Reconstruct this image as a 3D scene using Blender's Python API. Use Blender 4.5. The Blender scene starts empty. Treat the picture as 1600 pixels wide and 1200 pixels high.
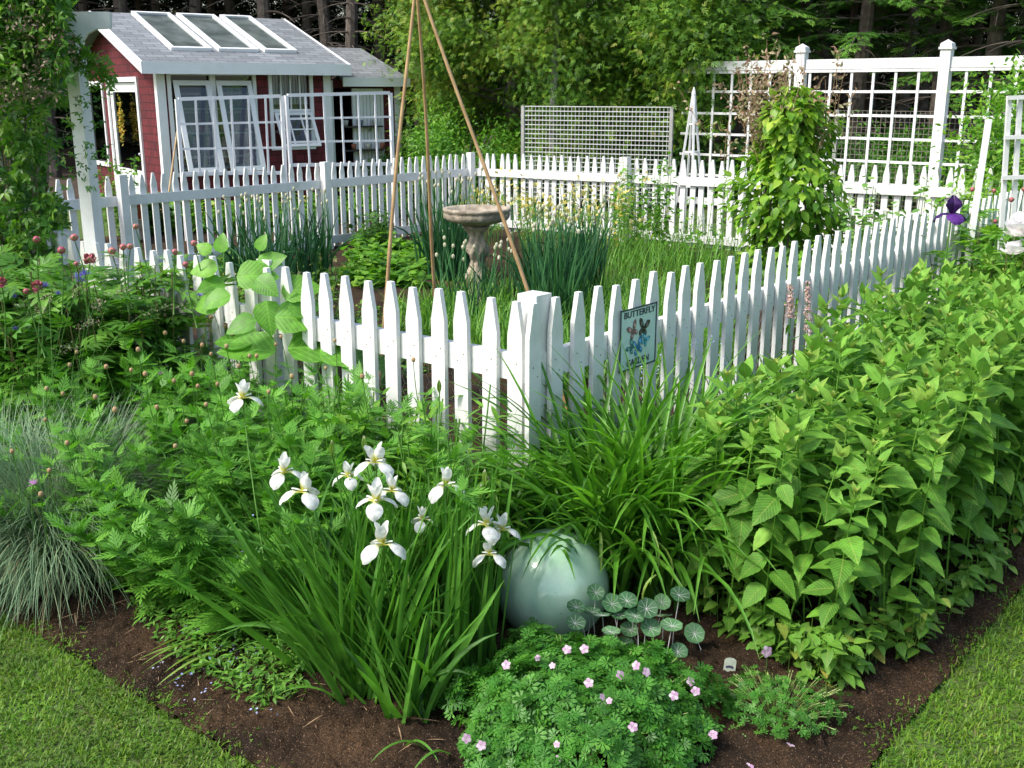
import bpy, math, random
import numpy as np
from mathutils import Vector, Matrix

rng = np.random.default_rng(11)
random.seed(5)
PI = math.pi
# ------------------------------------------------------------------ camera model
FPX, PITCH, CAMZ = 1680.0, 0.2655, 1.85
SP, CP = math.sin(PITCH), math.cos(PITCH)
U = np.array([-0.7676, 0.6409, 0.0]); V = np.array([0.6409, 0.7676, 0.0])   # the two fence directions
A = np.array([0.074, 3.9, 0.0])                                              # near fence corner
LU, LV = 8.2, 8.8
Z = np.array([0, 0, 1.0])

def g(x, y):
    tu = (x - A[0]) * U[0] + (y - A[1]) * U[1]
    return -0.0135 * np.clip(tu, 0, 14)

def ray(px, py):
    a = (px - 800) / FPX; b = (600 - py) / FPX
    return np.array([a, CP + b * SP, -SP + b * CP])
def AT(px, py, Y):
    r = ray(px, py); t = Y / r[1]
    return np.array([r[0] * t, Y, CAMZ + r[2] * t])
def atz(px, py, z):
    r = ray(px, py); t = (z - CAMZ) / r[2]
    return np.array([r[0] * t, r[1] * t, z])
def G(px, py):
    p = atz(px, py, 0.0)
    for _ in range(3): p = atz(px, py, g(p[0], p[1]))
    return p
def HIT(px, py, p0, n):
    r = ray(px, py); c = np.array([0, 0, CAMZ])
    return c + r * (np.dot(p0 - c, n) / np.dot(r, n))
def gnd(p, dz=0.0):
    return np.array([p[0], p[1], g(p[0], p[1]) + dz])
def nrm(a):
    return a / np.maximum(np.linalg.norm(a, axis=-1, keepdims=True), 1e-9)

# ------------------------------------------------------------------ mesh builder
class MB:
    def __init__(s): s.v = []; s.f = []; s.r = []; s.uv = []; s.n = 0
    def add(s, verts, faces, rnd=0.5, uv=None):
        verts = np.asarray(verts, float).reshape(-1, 3); n = len(verts)
        for f in (faces if isinstance(faces, list) else [faces]):
            s.f.append(np.asarray(f, np.int64) + s.n)
        s.v.append(verts); s.r.append(np.broadcast_to(np.asarray(rnd, float), (n,)))
        s.uv.append(np.zeros((n, 2)) if uv is None else np.asarray(uv, float))
        s.n += n
    def quad(s, a, b, c, d, uv=None, rnd=0.5):
        s.add([a, b, c, d], np.array([[0, 1, 2, 3]]), rnd, uv)
    def mesh(s, name, mat, off=None, smooth=False):
        me = bpy.data.meshes.new(name)
        v = np.concatenate(s.v)
        if off is not None: v = v - np.asarray(off)
        me.vertices.add(len(v)); me.vertices.foreach_set('co', v.astype(np.float32).ravel())
        loops = np.concatenate([f.ravel() for f in s.f])
        tot = np.concatenate([np.full(len(f), f.shape[1]) for f in s.f])
        me.loops.add(len(loops)); me.loops.foreach_set('vertex_index', loops.astype(np.int32))
        me.polygons.add(len(tot))
        st = np.concatenate([[0], np.cumsum(tot)[:-1]])
        me.polygons.foreach_set('loop_start', st.astype(np.int32))
        me.update(calc_edges=True)
        at = me.attributes.new('rnd', 'FLOAT', 'POINT'); at.data.foreach_set('value', np.concatenate(s.r).astype(np.float32))
        ul = me.uv_layers.new(name='UVMap'); uv = np.concatenate(s.uv)
        ul.data.foreach_set('uv', uv[loops].astype(np.float32).ravel())
        me.polygons.foreach_set('use_smooth', np.full(len(tot), bool(smooth)))
        me.materials.append(mat)
        return me

def link(o):
    bpy.context.scene.collection.objects.link(o); return o
def tag(o, label=None, cat=None, group=None, kind=None):
    if label: o['label'] = label
    if cat: o['category'] = cat
    if group: o['group'] = group
    if kind: o['kind'] = kind
    return o
def thing(name, label, cat, loc, group=None):
    o = bpy.data.objects.new(name, None); o.empty_display_size = .1
    o.location = tuple(float(c) for c in loc); link(o); return tag(o, label, cat, group)
def part(root, name, mb, mat, smooth=False, label=None):
    """a mesh child of root; mb is in world coordinates (root unrotated)"""
    off = np.array(world_off(root))
    o = bpy.data.objects.new(name, mb.mesh(name, mat, off, smooth)); o.parent = root; link(o)
    if label: o['label'] = label
    return o
def world_off(o):
    t = np.array(o.location); p = o.parent
    while p: t = t + np.array(p.location); p = p.parent
    return t
def solo(name, mb, mat, label=None, cat=None, group=None, kind=None, smooth=False, loc=None):
    if loc is None: loc = np.zeros(3)
    o = bpy.data.objects.new(name, mb.mesh(name, mat, loc, smooth)); o.location = tuple(float(c) for c in loc)
    link(o); return tag(o, label, cat, group, kind)

BOXF = np.array([[0, 3, 2, 1], [4, 5, 6, 7], [0, 1, 5, 4], [1, 2, 6, 5], [2, 3, 7, 6], [3, 0, 4, 7]])
def obox(mb, c, X, Y, Zv, rnd=None):
    """box centred at c with half-axes X, Y, Zv"""
    c = np.asarray(c, float)
    v = [c - X - Y - Zv, c + X - Y - Zv, c + X + Y - Zv, c - X + Y - Zv, c - X - Y + Zv, c + X - Y + Zv, c + X + Y + Zv, c - X + Y + Zv]
    lx, ly, lz = [2 * np.linalg.norm(q) for q in (X, Y, Zv)]
    uv = [[0, 0], [lx, 0], [lx + ly, 0], [ly, 0], [0, lz], [lx, lz], [lx + ly, lz], [ly, lz]]
    mb.add(v, BOXF, rng.random() if rnd is None else rnd, uv)
def beam(mb, p0, p1, w, h, up=Z, rnd=None):
    p0 = np.asarray(p0, float); p1 = np.asarray(p1, float); d = p1 - p0; L = np.linalg.norm(d); d = d / L
    s = nrm(np.cross(d, up)); t = np.cross(s, d)
    obox(mb, (p0 + p1) / 2, s * w / 2, d * L / 2, t * h / 2, rnd)
def tube(mb, pts, r, sides=6, rnd=.5, cap=True):
    pts = np.asarray(pts, float); n = len(pts); r = np.broadcast_to(np.asarray(r, float), (n,))
    t = np.gradient(pts, axis=0); t = nrm(t)
    ref = np.array([0, 0, 1.0]) if abs(t[:, 2]).mean() < .8 else np.array([1.0, 0.1, 0])
    a = nrm(np.cross(t, ref)); b = np.cross(t, a)
    th = np.linspace(0, 2 * PI, sides, endpoint=False)
    ring = pts[:, None] + r[:, None, None] * (np.cos(th)[None, :, None] * a[:, None] + np.sin(th)[None, :, None] * b[:, None])
    i = np.arange(n - 1)[:, None] * sides; j = np.arange(sides)[None]; k = (j + 1) % sides
    f = np.stack([i + j, i + k, i + sides + k, i + sides + j], -1).reshape(-1, 4)
    fs = [f]
    if cap: fs += [np.arange(sides)[None, :], (np.arange(sides)[::-1] + (n - 1) * sides)[None, :]]
    L = np.concatenate([[0], np.cumsum(np.linalg.norm(np.diff(pts, axis=0), axis=1))])
    uv = np.stack([np.tile(th / 6.283, n), np.repeat(L, sides)], 1)
    mb.add(ring.reshape(-1, 3), fs, rnd, uv)
def lathe(mb, prof, c, n=32, rnd=.5, wob=None):
    prof = np.asarray(prof, float); th = np.linspace(0, 2 * PI, n, endpoint=False); m = len(prof)
    R = prof[:, 0][:, None] * np.ones(n); Zs = prof[:, 1][:, None] * np.ones(n)
    if wob is not None: R = R * wob(th[None, :], prof[:, 1][:, None])
    v = np.stack([R * np.cos(th), R * np.sin(th), Zs], -1).reshape(-1, 3) + np.asarray(c)
    i = np.arange(m - 1)[:, None] * n; j = np.arange(n)[None]; k = (j + 1) % n
    f = np.stack([i + j, i + k, i + n + k, i + n + j], -1).reshape(-1, 4)
    mb.add(v, [f, np.arange(n)[::-1][None, :], (np.arange(n) + (m - 1) * n)[None, :]], rnd)
def ball(mb, c, r, n=12, sq=1.0, rnd=.5):
    p = np.linspace(0.06, PI - .06, max(6, n // 2 + 1))
    lathe(mb, np.stack([r * np.sin(p), -r * sq * np.cos(p)], 1), c, n, rnd)

# ---- leaf templates: V (m,3), F (k,4), UV (m,2); y runs base->tip, length 1
def leafT(n=6, w=.5, fold=.2, droop=.15, serr=0.0, peak=.38, tip=.0, sh=1.0):
    v = np.linspace(0, 1, n + 1)
    k = math.log(.5) / math.log(peak)
    hw = w / 2 * np.sin(PI * v ** k) ** sh
    hw[0] = w * .04; hw[-1] = tip * w + .003
    if serr: hw[1:-1] *= 1 + serr * np.where(np.arange(1, n) % 2, 1, -1)
    z = -droop * v ** 2
    P = []; UVs = []
    for i in range(n + 1):
        for sx, uu in ((-1, 0), (0, .5), (1, 1)):
            P.append([sx * hw[i], v[i], z[i] + fold * abs(sx) * hw[i]]); UVs.append([.5 + sx * hw[i] / max(w, 1e-6), v[i]])
    F = []
    for i in range(n):
        for c in range(2):
            a = i * 3 + c; F.append([a, a + 1, a + 4, a + 3])
    return np.array(P), np.array(F), np.array(UVs)
def xf(T, ang=0, s=1, off=(0, 0, 0), tilt=0, sw=1):
    P, F, UVs = T; P = P * np.array([s * sw, s, s])
    ct, st = math.cos(tilt), math.sin(tilt)
    P = np.stack([P[:, 0], P[:, 1] * ct - P[:, 2] * st, P[:, 1] * st + P[:, 2] * ct], 1)
    c, q = math.cos(ang), math.sin(ang)
    P = np.stack([P[:, 0] * c + P[:, 1] * q, -P[:, 0] * q + P[:, 1] * c, P[:, 2]], 1) + np.array(off)
    return P, F, UVs
def joinT(L):
    P = []; F = []; UVs = []; n = 0
    for p, f, u in L: P.append(p); F.append(f + n); UVs.append(u); n += len(p)
    return np.concatenate(P), np.concatenate(F), np.concatenate(UVs)
def inst(mb, T, pos, dirs, ups, scale, rnd):
    P, F, UVs = T; pos = np.asarray(pos, float).reshape(-1, 3); N = len(pos); m = len(P)
    y = nrm(np.broadcast_to(dirs, (N, 3)).astype(float)); x = nrm(np.cross(y, np.broadcast_to(ups, (N, 3)))); z = np.cross(x, y)
    s = np.asarray(scale, float)
    if s.ndim < 2: s = np.broadcast_to(s, (N,))[:, None] * np.ones(3)
    Q = pos[:, None] + (P[None, :, 0] * s[:, 0:1])[..., None] * x[:, None] + (P[None, :, 1] * s[:, 1:2])[..., None] * y[:, None] + (P[None, :, 2] * s[:, 2:3])[..., None] * z[:, None]
    Fi = F[None] + (np.arange(N) * m)[:, None, None]
    mb.add(Q.reshape(-1, 3), Fi.reshape(-1, F.shape[1]), np.repeat(np.broadcast_to(rnd, (N,)), m), np.tile(UVs, (N, 1)))
def rdir(N, zb=0.0):
    d = rng.normal(size=(N, 3)); d = nrm(d); d[:, 2] += zb; return nrm(d)

def ribbons(mb, base, az, L, W, th0, kap, segs=6, cols=2, fold=.25, rnd=.5, twist=0., power=1.5, basew=.6, tipp=2.5):
    """curved blades; th = angle from vertical"""
    base = np.asarray(base, float).reshape(-1, 3); N = len(base)
    B = lambda q: np.broadcast_to(np.asarray(q, float), (N,))
    az, L, W, th0, kap, rnd, twist = map(B, (az, L, W, th0, kap, rnd, twist))
    s = np.linspace(0, 1, segs + 1); sm = (s[1:] + s[:-1]) / 2
    th = th0[:, None] + kap[:, None] * sm[None] ** power
    h = np.stack([np.cos(az), np.sin(az), 0 * az], 1)
    step = (np.sin(th)[..., None] * h[:, None] + np.cos(th)[..., None] * Z) * (L / segs)[:, None, None]
    P = np.concatenate([base[:, None], base[:, None] + np.cumsum(step, 1)], 1)
    side = np.stack([-np.sin(az), np.cos(az), 0 * az], 1)
    tg = nrm(np.gradient(P, axis=1)); nn = np.cross(np.broadcast_to(side[:, None], tg.shape), tg)
    tw = (twist[:, None] * np.ones(segs + 1))[..., None]
    sd = np.cos(tw) * side[:, None] + np.sin(tw) * nn; nn = np.cross(sd, tg)
    w = np.minimum(1, basew + (1 - basew) * s * 3) * np.maximum(1 - s ** tipp, .02) ** .8
    w = (W[:, None] * w[None] / 2)[..., None]
    if cols == 2: Q = np.stack([P - sd * w, P + sd * w], 2); uu = [0, 1]
    else: Q = np.stack([P - sd * w - nn * w * fold * 2, P, P + sd * w - nn * w * fold * 2], 2); uu = [0, .5, 1]
    m = (segs + 1) * cols
    i = np.arange(segs)[:, None] * cols; c = np.arange(cols - 1)[None]
    F = np.stack([i + c, i + c + 1, i + cols + c + 1, i + cols + c], -1).reshape(-1, 4)
    Fi = F[None] + (np.arange(N) * m)[:, None, None]
    uv = np.stack([np.tile(uu, segs + 1), np.repeat(s, cols)], 1)
    mb.add(Q.reshape(-1, 3), Fi.reshape(-1, 4), np.repeat(rnd, m), np.tile(uv, (N, 1)))
    return P

def inpoly(poly, n, mind=0.0, tries=60):
    poly = np.array(poly)[:, :2]; lo = poly.min(0); hi = poly.max(0); out = []
    for _ in range(n * tries):
        if len(out) >= n: break
        p = lo + rng.random(2) * (hi - lo)
        c = False; j = len(poly) - 1
        for i in range(len(poly)):
            if (poly[i, 1] > p[1]) != (poly[j, 1] > p[1]) and p[0] < (poly[j, 0] - poly[i, 0]) * (p[1] - poly[i, 1]) / (poly[j, 1] - poly[i, 1]) + poly[i, 0]: c = not c
            j = i
        if c and (mind <= 0 or not out or min((q[0] - p[0]) ** 2 + (q[1] - p[1]) ** 2 for q in out) > mind * mind): out.append(p)
    return np.array([[p[0], p[1], g(p[0], p[1])] for p in out])

# ------------------------------------------------------------------ materials
def newmat(name):
    m = bpy.data.materials.new(name); m.use_nodes = True; nt = m.node_tree
    b = nt.nodes['Principled BSDF']; return m, nt, b
def N(nt, t, **kw):
    n = nt.nodes.new(t)
    for k, v in kw.items():
        if k.startswith('i_'):
            n.inputs[k[2:].replace('_', ' ')].default_value = v
        else: setattr(n, k, v)
    return n
def mixc(nt, fac, a, b, blend='MIX'):
    n = nt.nodes.new('ShaderNodeMix'); n.data_type = 'RGBA'; n.blend_type = blend
    for s, v in ((0, fac), (6, a), (7, b)):
        if hasattr(v, 'links') or isinstance(v, bpy.types.NodeSocket): nt.links.new(v, n.inputs[s])
        elif isinstance(v, (int, float)): n.inputs[s].default_value = v
        else: n.inputs[s].default_value = (*v, 1)
    return n.outputs[2]
def ramp(nt, src, stops):
    n = nt.nodes.new('ShaderNodeValToRGB'); nt.links.new(src, n.inputs[0]); cr = n.color_ramp
    while len(cr.elements) < len(stops): cr.elements.new(.5)
    for e, (p, c) in zip(cr.elements, stops): e.position = p; e.color = (*c, 1) if len(c) == 3 else c
    return n.outputs[0]
def noise(nt, scale, detail=4, coord='Object', rough=.5, vec=None):
    n = nt.nodes.new('ShaderNodeTexNoise'); n.inputs['Scale'].default_value = scale; n.inputs['Detail'].default_value = detail
    n.inputs['Roughness'].default_value = rough
    if vec is None:
        tc = nt.nodes.new('ShaderNodeTexCoord'); vec = tc.outputs[coord]
    nt.links.new(vec, n.inputs['Vector']); return n.outputs['Fac']
def bump(nt, b, h, strength=.3, dist=.01):
    n = nt.nodes.new('ShaderNodeBump'); n.inputs['Strength'].default_value = strength; n.inputs['Distance'].default_value = dist
    nt.links.new(h, n.inputs['Height']); nt.links.new(n.outputs[0], b.inputs['Normal']); return n.outputs[0]
def leafmat(name, cols, trans=.35, rough=.45, vein=0.0, nscale=30, spec=.4, tipc=None, basec=None):
    """cols: colour stops over the per-leaf random value"""
    m, nt, b = newmat(name)
    at = nt.nodes.new('ShaderNodeAttribute'); at.attribute_name = 'rnd'
    cols = [(cc[0] * 1.28, cc[1] * 1.36, cc[2] * .95) if cc[1] > 1.2 * cc[0] and cc[1] > 1.2 * cc[2] and cc[1] < .45 else cc for cc in cols]
    k = len(cols); c = ramp(nt, at.outputs['Fac'], [(i / max(1, k - 1), q) for i, q in enumerate(cols)])
    nz = noise(nt, nscale, 3); dk = ramp(nt, nz, [(.3, (.72, .72, .72)), (.7, (1.18, 1.18, 1.18))])
    c = mixc(nt, 1.0, c, dk, 'MULTIPLY')
    uvn = nt.nodes.new('ShaderNodeUVMap'); sep = nt.nodes.new('ShaderNodeSeparateXYZ'); nt.links.new(uvn.outputs[0], sep.inputs[0])
    if basec is not None:
        f = ramp(nt, sep.outputs[1], [(.12, (1, 1, 1)), (.40, (0, 0, 0))]); c = mixc(nt, f, c, basec)
    if tipc is not None:
        f = ramp(nt, sep.outputs[1], [(0.8, (0, 0, 0)), (1, (1, 1, 1))]); c = mixc(nt, f, c, tipc)
    if vein:
        ab = N(nt, 'ShaderNodeMath', operation='SUBTRACT'); nt.links.new(sep.outputs[0], ab.inputs[0]); ab.inputs[1].default_value = .5
        aa = N(nt, 'ShaderNodeMath', operation='ABSOLUTE'); nt.links.new(ab.outputs[0], aa.inputs[0])
        mid = ramp(nt, aa.outputs[0], [(0.0, (1, 1, 1)), (.035, (0, 0, 0))])
        m1 = N(nt, 'ShaderNodeMath', operation='MULTIPLY'); nt.links.new(aa.outputs[0], m1.inputs[0]); m1.inputs[1].default_value = -.75
        ad = N(nt, 'ShaderNodeMath', operation='ADD'); nt.links.new(m1.outputs[0], ad.inputs[0]); nt.links.new(sep.outputs[1], ad.inputs[1])
        fr = N(nt, 'ShaderNodeMath', operation='MULTIPLY'); nt.links.new(ad.outputs[0], fr.inputs[0]); fr.inputs[1].default_value = 9
        fx = N(nt, 'ShaderNodeMath', operation='FRACT'); nt.links.new(fr.outputs[0], fx.inputs[0])
        lat = ramp(nt, fx.outputs[0], [(0.0, (1, 1, 1)), (.16, (0, 0, 0)), (.9, (0, 0, 0)), (1, (1, 1, 1))])
        mx = mixc(nt, 1.0, mid, lat, 'LIGHTEN')
        vm = N(nt, 'ShaderNodeMath', operation='MULTIPLY'); nt.links.new(mx, vm.inputs[0]); vm.inputs[1].default_value = vein
        c = mixc(nt, vm.outputs[0], c, tuple(min(1, q * 1.7 + .03) for q in cols[-1]))
        bump(nt, b, mx, .25, -.004)
    nt.links.new(c, b.inputs['Base Color']); b.inputs['Roughness'].default_value = rough; b.inputs['Specular IOR Level'].default_value = spec
    if trans > 0:
        tr = nt.nodes.new('ShaderNodeBsdfTranslucent')
        tc = mixc(nt, 1.0, c, (1.2, 1.35, .55) if cols[-1][1] > 1.15 * cols[-1][0] and cols[-1][1] > 1.15 * cols[-1][2] else (1, 1, .92), 'MULTIPLY'); nt.links.new(tc, tr.inputs[0])
        ms = nt.nodes.new('ShaderNodeMixShader'); ms.inputs[0].default_value = trans
        nt.links.new(b.outputs[0], ms.inputs[1]); nt.links.new(tr.outputs[0], ms.inputs[2])
        nt.links.new(ms.outputs[0], nt.nodes['Material Output'].inputs[0])
    return m
def plain(name, c1, c2=None, scale=20, rough=.6, bmp=0, bscale=60, bdist=.003, metal=0, spec=.5, detail=4, coord='Object'):
    m, nt, b = newmat(name)
    if c2 is None: b.inputs['Base Color'].default_value = (*c1, 1)
    else:
        c = mixc(nt, ramp(nt, noise(nt, scale, detail, coord), [(.35, (0, 0, 0)), (.65, (1, 1, 1))]), c1, c2)
        nt.links.new(c, b.inputs['Base Color'])
    if bmp: bump(nt, b, noise(nt, bscale, 5, coord), bmp, bdist)
    b.inputs['Roughness'].default_value = rough; b.inputs['Metallic'].default_value = metal; b.inputs['Specular IOR Level'].default_value = spec
    return m
M = {}
M['white'] = None
def paintmat(name, c=(.73, .73, .73), dirt=(.45, .46, .40), wear=.5):
    m, nt, b = newmat(name)
    n1 = noise(nt, 3.5, 6, rough=.7); n2 = noise(nt, 45, 4)
    f = ramp(nt, n1, [(.48, (0, 0, 0)), (.72, (wear, wear, wear))])
    c1 = mixc(nt, f, c, dirt)
    tc = nt.nodes.new('ShaderNodeTexCoord'); mp = nt.nodes.new('ShaderNodeMapping'); mp.inputs['Scale'].default_value = (60, 60, 4)
    nt.links.new(tc.outputs['Object'], mp.inputs[0]); n3 = noise(nt, 1, 3, vec=mp.outputs[0])
    f2 = ramp(nt, n3, [(.55, (0, 0, 0)), (.75, (.25, .25, .25))]); c1 = mixc(nt, f2, c1, tuple(q * .8 for q in c))
    f3 = ramp(nt, n2, [(.68, (0, 0, 0)), (.74, (wear * .7,) * 3)]); c1 = mixc(nt, f3, c1, (.38, .37, .32))
    nt.links.new(c1, b.inputs['Base Color']); b.inputs['Roughness'].default_value = .5
    mx = mixc(nt, .5, n3, n2); bump(nt, b, mx, .35, .002)
    return m
M['white'] = paintmat('white_paint')
M['picket'] = paintmat('fence_paint', (.73, .73, .72), (.42, .46, .34), .6)
_nt = M['picket'].node_tree; _b = _nt.nodes['Principled BSDF']; _at = _nt.nodes.new('ShaderNodeAttribute'); _at.attribute_name = 'rnd'
_src = _b.inputs['Base Color'].links[0].from_socket
_nt.links.new(mixc(_nt, ramp(_nt, _at.outputs['Fac'], [(.985, (0, 0, 0)), (.995, (1, 1, 1))]), _src, (.20, .16, .13)), _b.inputs['Base Color'])
M['trim'] = paintmat('trim_paint', (.78, .79, .80), (.5, .5, .5), .25)
M['metal'] = plain('galvanised', (.5, .5, .5), (.35, .36, .36), 40, .45, metal=.6)
M['rustwire'] = plain('weathered_wire', (.22, .19, .15), (.30, .28, .24), 40, .6, metal=.3)
M['bamboo'] = None
# ------------------------------------------------------------------ scene, camera, light
sc = bpy.context.scene
w = bpy.data.worlds.new("World"); sc.world = w; w.use_nodes = True
wn = w.node_tree; bg = wn.nodes['Background']
SUNEL, SUNDIR = math.radians(50), nrm(np.array([-.85, -.42, 0]))
sky = wn.nodes.new('ShaderNodeTexSky'); sky.sky_type = 'NISHITA'; sky.sun_disc = False
sky.sun_elevation = SUNEL; sky.sun_rotation = math.atan2(SUNDIR[0], SUNDIR[1]) % (2 * PI)
sky.air_density = 1.2; sky.dust_density = 3.0; sky.ozone_density = 1.0
wn.links.new(sky.outputs[0], bg.inputs[0]); bg.inputs[1].default_value = .15
sl = bpy.data.lights.new('sun', 'SUN'); sl.energy = 2.3; sl.angle = math.radians(12); sl.color = (1, .96, .89)
so = link(bpy.data.objects.new('sun', sl))
sd = Vector((SUNDIR[0] * math.cos(SUNEL), SUNDIR[1] * math.cos(SUNEL), math.sin(SUNEL)))
so.rotation_euler = sd.to_track_quat('Z', 'Y').to_euler(); so.location = (-6, -4, 12)
cam = bpy.data.cameras.new('camera'); co = link(bpy.data.objects.new('camera', cam)); sc.camera = co
cam.sensor_width = 36; cam.lens = 36 * FPX / 1600; co.location = (0, 0, CAMZ); co.rotation_euler = (PI / 2 - PITCH, 0, 0)
cam.clip_start = .05; cam.clip_end = 1500
sc.view_settings.view_transform = 'Standard'; sc.view_settings.look = 'None'; sc.view_settings.exposure = 0.85; sc.view_settings.gamma = 1
sc.render.engine = 'CYCLES'; sc.cycles.max_bounces = 6; sc.cycles.transparent_max_bounces = 8
sc.cycles.caustics_reflective = False; sc.cycles.caustics_refractive = False
try: sc.cycles.use_denoising = True
except Exception: pass

def W(tu, tv, z=0.0):
    p = A + U * tu + V * tv; p = np.array([p[0], p[1], 0]); p[2] = g(p[0], p[1]) + z; return p

# ------------------------------------------------------------------ ground
def axis(parts):
    o = [np.linspace(a, b, n, endpoint=False) for a, b, n in parts] + [np.array([parts[-1][1]])]
    return np.concatenate(o)
def grid(mb, xs, ys, zf, tow):
    X, Y = np.meshgrid(xs, ys, indexing='ij'); P = tow(X.ravel(), Y.ravel()); P[:, 2] = zf(P, X.ravel(), Y.ravel())
    nx, ny = len(xs), len(ys); i = np.arange(nx - 1)[:, None] * ny; j = np.arange(ny - 1)[None]
    F = np.stack([i + j, i + ny + j, i + ny + j + 1, i + j + 1], -1).reshape(-1, 4); mb.add(P, F)
m, nt, b = newmat('turf_ground')
c = mixc(nt, ramp(nt, noise(nt, 2.5, 5), [(.35, (0, 0, 0)), (.65, (1, 1, 1))]), (.055, .13, .014), (.095, .165, .022))
c = mixc(nt, ramp(nt, noise(nt, 90, 3), [(.4, (0, 0, 0)), (.7, (1, 1, 1))]), c, (.05, .045, .02))
nt.links.new(c, b.inputs['Base Color']); b.inputs['Roughness'].default_value = .95; bump(nt, b, noise(nt, 120, 3), .6, .01)
mb = MB()
xs = axis([(-400, -30, 8), (-30, 30, 60), (30, 400, 8)]); ys = axis([(-100, -4, 5), (-4, 40, 44), (40, 500, 8)])
grid(mb, xs, ys, lambda P, a, b_: g(P[:, 0], P[:, 1]) - .012, lambda a, b_: np.stack([a, b_, 0 * a], 1))
solo('ground', mb, m, kind='structure')
# soil of the beds and of the fenced garden
m, nt, b = newmat('soil')
c = mixc(nt, ramp(nt, noise(nt, 3, 5), [(.35, (0, 0, 0)), (.65, (1, 1, 1))]), (.013, .008, .004), (.074, .042, .020))
c = mixc(nt, ramp(nt, noise(nt, 150, 4, rough=.7), [(.45, (0, 0, 0)), (.62, (1, 1, 1))]), c, (.014, .009, .005))
c = mixc(nt, ramp(nt, noise(nt, 210, 2), [(.62, (0, 0, 0)), (.70, (1, 1, 1))]), c, (.22, .14, .09))
nt.links.new(c, b.inputs['Base Color']); b.inputs['Roughness'].default_value = .95; b.inputs['Specular IOR Level'].default_value = .2
mx = mixc(nt, .5, noise(nt, 60, 5, rough=.7), noise(nt, 230, 3)); bump(nt, b, mx, .9, .012)
M['soil'] = m
def soilz(P, tu, tv):
    e = np.minimum(np.minimum(tu + 1.50, tv + 1.45), 9) + .03 * np.sin(tu * 5) * np.sin(tv * 4.3 + 1)
    z = .028 * np.clip(e / .25, -1, 1) + .012 * np.sin(tu * 7.3 + 1.3 * np.sin(tv * 5)) * np.sin(tv * 6.1) + .008 * np.sin(tu * 23 + tv * 7) * np.sin(tv * 19 - tu * 9)
    return g(P[:, 0], P[:, 1]) + z + .004 + rng.normal(size=len(P)) * .0075
mb = MB()
grid(mb, axis([(-1.52, 1.6, 200), (1.6, LU + 3.5, 60)]), axis([(-1.47, 1.6, 190), (1.6, LV + .5, 60)]), soilz,
     lambda a, b_: A + a[:, None] * U + b_[:, None] * V)
solo('garden_soil', mb, m, kind='structure', smooth=True)
# crumbs, bark bits and dry stalks on the soil
M['crumb'] = leafmat('crumb', [(.012, .007, .005), (.06, .033, .018), (.20, .12, .07), (.34, .23, .13)], 0, .9)
mb = MB(); T = leafT(1, .7, 0, 0)
pp = []
for tu0, tu1, tv0, tv1, n in ((-1.5, 1.5, -1.45, -.7, 9000), (-1.5, -1.0, -1.2, 3.0, 9000), (-1.2, .5, -.9, 0, 3000)):
    q = np.stack([rng.uniform(tu0, tu1, n), rng.uniform(tv0, tv1, n)], 1); pp.append(q)
q = np.concatenate(pp); P = A + q[:, :1] * U + q[:, 1:] * V; P[:, 2] = soilz(P, q[:, 0], q[:, 1]) + .003
CR = joinT([xf(T, 0, 1), xf(T, 1.2, .9, (.1, .2, .1), .9), xf(T, 2.6, .8, (0, .3, .2), 1.6)])
inst(mb, CR, P, rdir(len(P)) * [1, 1, .4], rdir(len(P), 1.), rng.uniform(.003, .009, len(P)) * (1 + .8 * (rng.random(len(P)) > .95)), rng.random(len(P)) ** 1.6)
n = 500; q = np.stack([rng.uniform(-1.48, 1.2, n), rng.uniform(-1.42, -.6, n)], 1); q[::2, 1] = rng.uniform(-1.3, 3, len(q[::2])); q[::2, 0] = rng.uniform(-1.47, -1.1, len(q[::2])); P = A + q[:, :1] * U + q[:, 1:] * V; P[:, 2] = soilz(P, q[:, 0], q[:, 1]) + .004
inst(mb, joinT([CR, xf(CR, 1, .8, (.3, .1, .2)), xf(CR, 2.2, .9, (-.2, .4, .1), .7)]), P, rdir(n), rdir(n, 1.), rng.uniform(.010, .022, n), rng.random(n) * .5)
n = 240; q = np.stack([rng.uniform(-1.45, 1.2, n), rng.uniform(-1.4, -.75, n)], 1); P = A + q[:, :1] * U + q[:, 1:] * V; P[:, 2] = soilz(P, q[:, 0], q[:, 1]) + .006
inst(mb, leafT(3, .05, 0, .1), P, rdir(n) * [1, 1, .1], Z, rng.uniform(.03, .09, n), .9)
solo('soil_crumbs', mb, M['crumb'], kind='stuff', label='loose dark crumbs and dry stalks scattered over the bare soil', cat='debris')

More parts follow.
